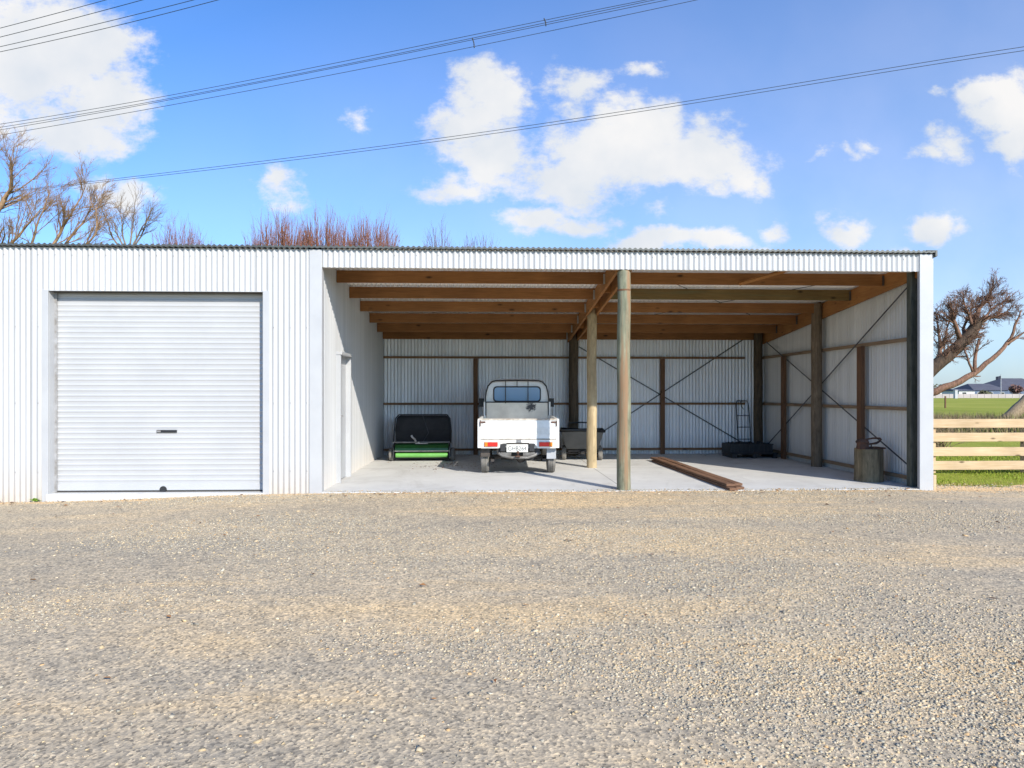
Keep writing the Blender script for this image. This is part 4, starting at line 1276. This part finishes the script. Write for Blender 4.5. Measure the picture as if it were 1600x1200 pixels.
    SUB[:] = [6, 6]
    b = G(1568, 25.0)
    LX = [([Vector(b), P(1583, 648, 25.0), P(1606, 625, 25.0), P(1660, 575, 25.0), P(1720, 500, 25)], .34, .28, 8),
          ([P(1650, 584, 25.0), P(1660, 520, 25), P(1690, 430, 25)], .2, .04, 8)]
    bare_tree(b, LX, pale, 'pale leaning willow trunk rising out of the frame at the right edge', (6, 1), 1.2, .6, .08, 'tree', 'willows right of the shed')
    # small dead shrub and twiggy growth by the fence
    for (px, py, Yd, hgt, n, lab) in ((1542, 650, 16, .42, 14, 'small dark dead shrub in the green field behind the rail fence'), (1464, 655, 9.0, .95, 70, 'tangle of pale twigs at the foot of the gnarled willow beside the white shed corner')):
        b = G(px, Yd); t = empty('shrub', b); tag(t, lab, 'shrub')
        st = MB(); cr = MB()
        for k in range(n):
            a = branch(st if k < 3 else cr, Vector((random.gauss(0, .12), random.gauss(0, .12), 0)), Vector((random.gauss(0, .4), random.gauss(0, .4), 1)), hgt * random.uniform(.6, 1.1), .010, 4, .2, 0, 4, .3)
            sprout(cr, *a, 5, hgt * .4, .7, .05, 0, .6, .2)
        st.build('stem', brown if px > 1500 else pale, t); cr.build('twigs', brown if px > 1500 else pale, t)


build_trees()


# ------------------------------------------------------------------ weed at the wall
def build_weed():
    p = Vector((-6.16, -.05, float(gz(-6.16, -.05))))
    t = empty('weed', p); tag(t, 'small bright green weed at the foot of the corrugated wall left of the roller door', 'plant')
    mb = MB()
    for k in range(16):
        an = random.uniform(0, 6.28); l = random.uniform(.035, .085); h = random.uniform(.015, .05); c, s = math.cos(an), math.sin(an); w = .013
        sh = random.uniform(-.03, .04)
        mb.add([(sh, 0, .004), (sh + c * l * .5 - s * w, s * l * .5 * .6 + c * w, h), (sh + c * l, s * l * .6, h * .8), (sh + c * l * .5 + s * w, s * l * .5 * .6 - c * w, h)], [(0, 1, 2, 3)])
    mb.build('leaves', plain('weed leaf', (.16, .27, .02), (.10, .20, .015), .6, 0, 20), t)


build_weed()


# ------------------------------------------------------------------ far background on the right
def build_far():
    g = -.17
    Yd = 215.0
    pink = plain('weathered far fence', (.42, .37, .35), (.34, .30, .29), .9, 0, .2)
    roofm = plain('dark roof tiles with haze', (.085, .085, .105), (.065, .065, .085), .8, 0, .3)  # roof grey lifted towards blue: distance haze is put into the colour
    wallm = plain('pale house wall', (.62, .62, .60), (.55, .55, .54), .8, 0, .2)
    bluew = plain('dark blue grey wall', (.10, .14, .22), (.08, .11, .17), .8, 0, .2)
    winm = plain('far dark window', (.03, .035, .04), None, .15)
    # long boundary fence
    t = empty('boundary_fence', (0, Yd, g)); tag(t, 'long low greyish pink fence at the far end of the green field', 'fence')
    mb = MB(); x = 100
    while x < 260: mb.box(x, x + 2.38, -.03, .03, .05, 1.42); x += 2.4
    mb.build('panels', pink, t)
    mb = MB(); x = 100
    while x < 260: mb.box(x - .08, x + .06, -.1, -.031, 0, 1.5); x += 2.4
    mb.build('posts', pink, t)
    def house(name, lab, px0, px1, Yh, zw, zr, dep, wm, ridge):
        x0, x1 = P(px0, 600, Yh).x, P(px1, 600, Yh).x; w = x1 - x0
        h = empty(name, ((x0 + x1) / 2, Yh, g)); tag(h, lab, 'house')
        MB().box(-w / 2 + .4, w / 2 - .4, .4, dep - .4, 0, zw).build('wall', wm, h)
        r = ridge * w / 2; hy = dep / 2
        mb = MB(); mb.add([(-w / 2, 0, zw), (w / 2, 0, zw), (w / 2, dep, zw), (-w / 2, dep, zw), (-r, hy, zr), (r, hy, zr)], [(0, 1, 5, 4), (1, 2, 5), (2, 3, 4, 5), (3, 0, 4), (3, 2, 1, 0)])
        mb.build('roof', roofm, h)
        k = -w / 2 + 1.5
        while k < w / 2 - 2.5:
            wn = MB().box(k, k + 1.6, .34, .41, .9, 2.1).build('window', wallm, h); MB().box(k + .1, k + 1.5, .31, .339, 1.0, 2.0).build('pane', winm, wn)
            k += 4.2
        return h
    house('house', 'wide low house with a dark hipped roof across the field, left of the far flagpole', 1522, 1578, 232, 2.7, 5.2, 14, bluew, .6)
    house('house', 'tall dark roofed house at the right edge across the field, behind the far flagpole', 1562, 1660, 245, 3.0, 7.6, 20, bluew, .35)
    t = house('house', 'low pale building with a flat grey verandah roof across the field beside the white pillar', 1498, 1526, 226, 2.5, 3.2, 10, wallm, .9)
    house('house', 'partly hidden pale roofed building behind the willow twigs far across the field', 1440, 1475, 240, 2.6, 4.2, 12, wallm, .6)
    p = P(1493, 622, 205); t = empty('gate_pillar', (p.x, 205, g)); tag(t, 'square white pillar standing before the far fence across the field', 'pillar')
    mb = MB(); mb.box(-.42, .42, -.42, .42, 0, 2.6); mb.build('shaft', M['flash'], t); MB().box(-.5, .5, -.5, .5, 2.602, 2.75).build('cap', M['flash'], t)
    p = P(1564, 622, 222); t = empty('flagpole', (p.x, 222, g)); tag(t, 'tall white flagpole with a dark flag across the field', 'flagpole')
    mb = MB(); mb.tube([(0, 0, 0), (0, 0, 8.2)], [.14, .09], 8); mb.build('pole', M['flash'], t)
    mb = MB(); nx = 8
    for k in range(nx + 1):
        xx = -1.7 * k / nx; yy = .18 * math.sin(k * 1.1)
        mb.v += [(xx - .1, yy, 7.7 - .35 * k / nx), (xx - .1, yy, 6.7 - .5 * k / nx)]
    for k in range(nx): mb.f.append((2 * k, 2 * k + 1, 2 * k + 3, 2 * k + 2))
    f = mb.build('flag', plain('dark flag', (.02, .025, .05), None, .8), t); s = f.modifiers.new('th', 'SOLIDIFY'); s.thickness = .02
    p = P(1477, 636, 62); t = empty('field_post', (p.x, 62, g)); tag(t, 'single thin dark post standing alone in the green field', 'post')
    mb = MB(); mb.box(-.06, .06, -.06, .06, 0, 1.25); mb.build('shaft', M['stud'], t); mb = MB(); mb.box(-.065, .065, -.065, .065, 1.251, 1.28); mb.build('cap', M['stud'], t)
    # small trees by the houses
    dk = plain('far foliage', (.06, .075, .035), (.10, .085, .05), .9, 0, .5)
    rd = plain('far reddish twigs', (.20, .10, .08), (.14, .08, .07), .9, 0, .5)
    for (px, Yf, h, w, m_, lab) in ((1588, 220, 4.5, 2.2, rd, 'small reddish tree before the dark roofed house far across the field'), (1538, 224, 2.3, 1.6, dk, 'low green bush before the wide low house far across the field'),
                                    (1465, 300, 6.0, 6, dk, 'grey brown far tree clump behind the willow twigs'), (1508, 330, 5.2, 5, dk, 'far tree clump above the low pale building across the field')):
        p = P(px, 615, Yf); t = empty('far_tree', (p.x, Yf, g)); tag(t, lab, 'tree')
        mb = MB(); mb.tube([(0, 0, 0), (0, 0, h * .5)], [.15, .08], 6); mb.build('trunk', M['stud'], t)
        mb = MB()
        for k in range(260):
            v = rvec(1.0).normalized() * (random.random() ** .4); c = Vector((v.x * w, v.y * w, h * .62 + v.z * h * .38)); s = .28 * random.uniform(.6, 1.4)
            a, b2 = rvec(s), rvec(s); mb.add([c - a, c + b2, c + a, c - b2], [(0, 1, 2, 3)])
        mb.build('crown', m_, t)


build_far()


# ------------------------------------------------------------------ power lines
def build_wires():
    mw = plain('power cable', (.03, .035, .045), None, .6)
    def quad(pts, x):
        # Lagrange through given points
        s = 0
        for i, (xi, yi) in enumerate(pts):
            l = 1
            for j, (xj, _) in enumerate(pts):
                if j != i: l *= (x - xj) / (xi - xj)
            s += l * yi
        return s
    def wire(pts, x0, x1, Ya, Yb, lab, grp, r=.013, dy=0):
        q = []
        for k in range(41):
            x = x0 + (x1 - x0) * k / 40
            q.append(P(x, quad(pts, x), Ya + (Yb - Ya) * (x - x0) / (x1 - x0) + dy))
        mb = MB(); mb.tube(q, r, 6)
        o = mb.build('power_line', mw, smooth='all'); tag(o, lab, 'power line', grp); return o
    g = 'overhead power lines'
    for i, (pts, n) in enumerate((([(0, 44), (80, 23), (165, 0)], 'topmost'), ([(0, 58), (110, 30), (222, 0)], 'second'), ([(0, 73), (150, 38), (302, 0)], 'third'), ([(0, 81), (170, 43), (340, 0)], 'lowest'))):
        wire(pts, -160, 460, 24, 16, '%s of the four thin cables across the top left corner of the sky' % n, g, .0125, i * .35)
    A = [([(0, 194), (360, 131), (700, 62.5), (1009, 0)], 'uppermost'), ([(0, 199), (360, 136), (700, 67.5), (1022, 0)], 'second'), ([(0, 203), (360, 138), (700, 70), (1042, 0)], 'third'), ([(0, 211), (360, 147), (700, 81), (1088, 0)], 'lowest')]
    last = None
    for i, (pts, n) in enumerate(A):
        last = wire(pts, -140, 1240, 30, 19, '%s cable of the four cable bundle climbing from the left edge to the top' % n, g, .012, i * .25)
    for (xs, pt, pb) in ((738, A[2][0], A[3][0]), (850, A[0][0], A[2][0])):
        Yd = 30 + (19 - 30) * (xs + 140) / 1380 + .5
        a, b = P(xs, quad(pt, xs) - 3, Yd), P(xs + 3, quad(pb, xs + 3) + 2, Yd)
        mb = MB(); mb.tube([a, (a + b) / 2 + Vector((.03, 0, 0)), b], .03, 6); mb.build('spacer', mw, last)
    B = [([(0, 301), (400, 253), (800, 200), (1240, 131), (1600, 73)], 'upper'), ([(0, 302), (400, 257), (800, 204.5), (1240, 136), (1600, 79)], 'lower')]
    for i, (pts, n) in enumerate(B):
        wire(pts, -60, 1700, 36, 20, '%s cable of the close pair crossing the whole sky above the shed' % n, g, .0135, i * .3)


build_wires()
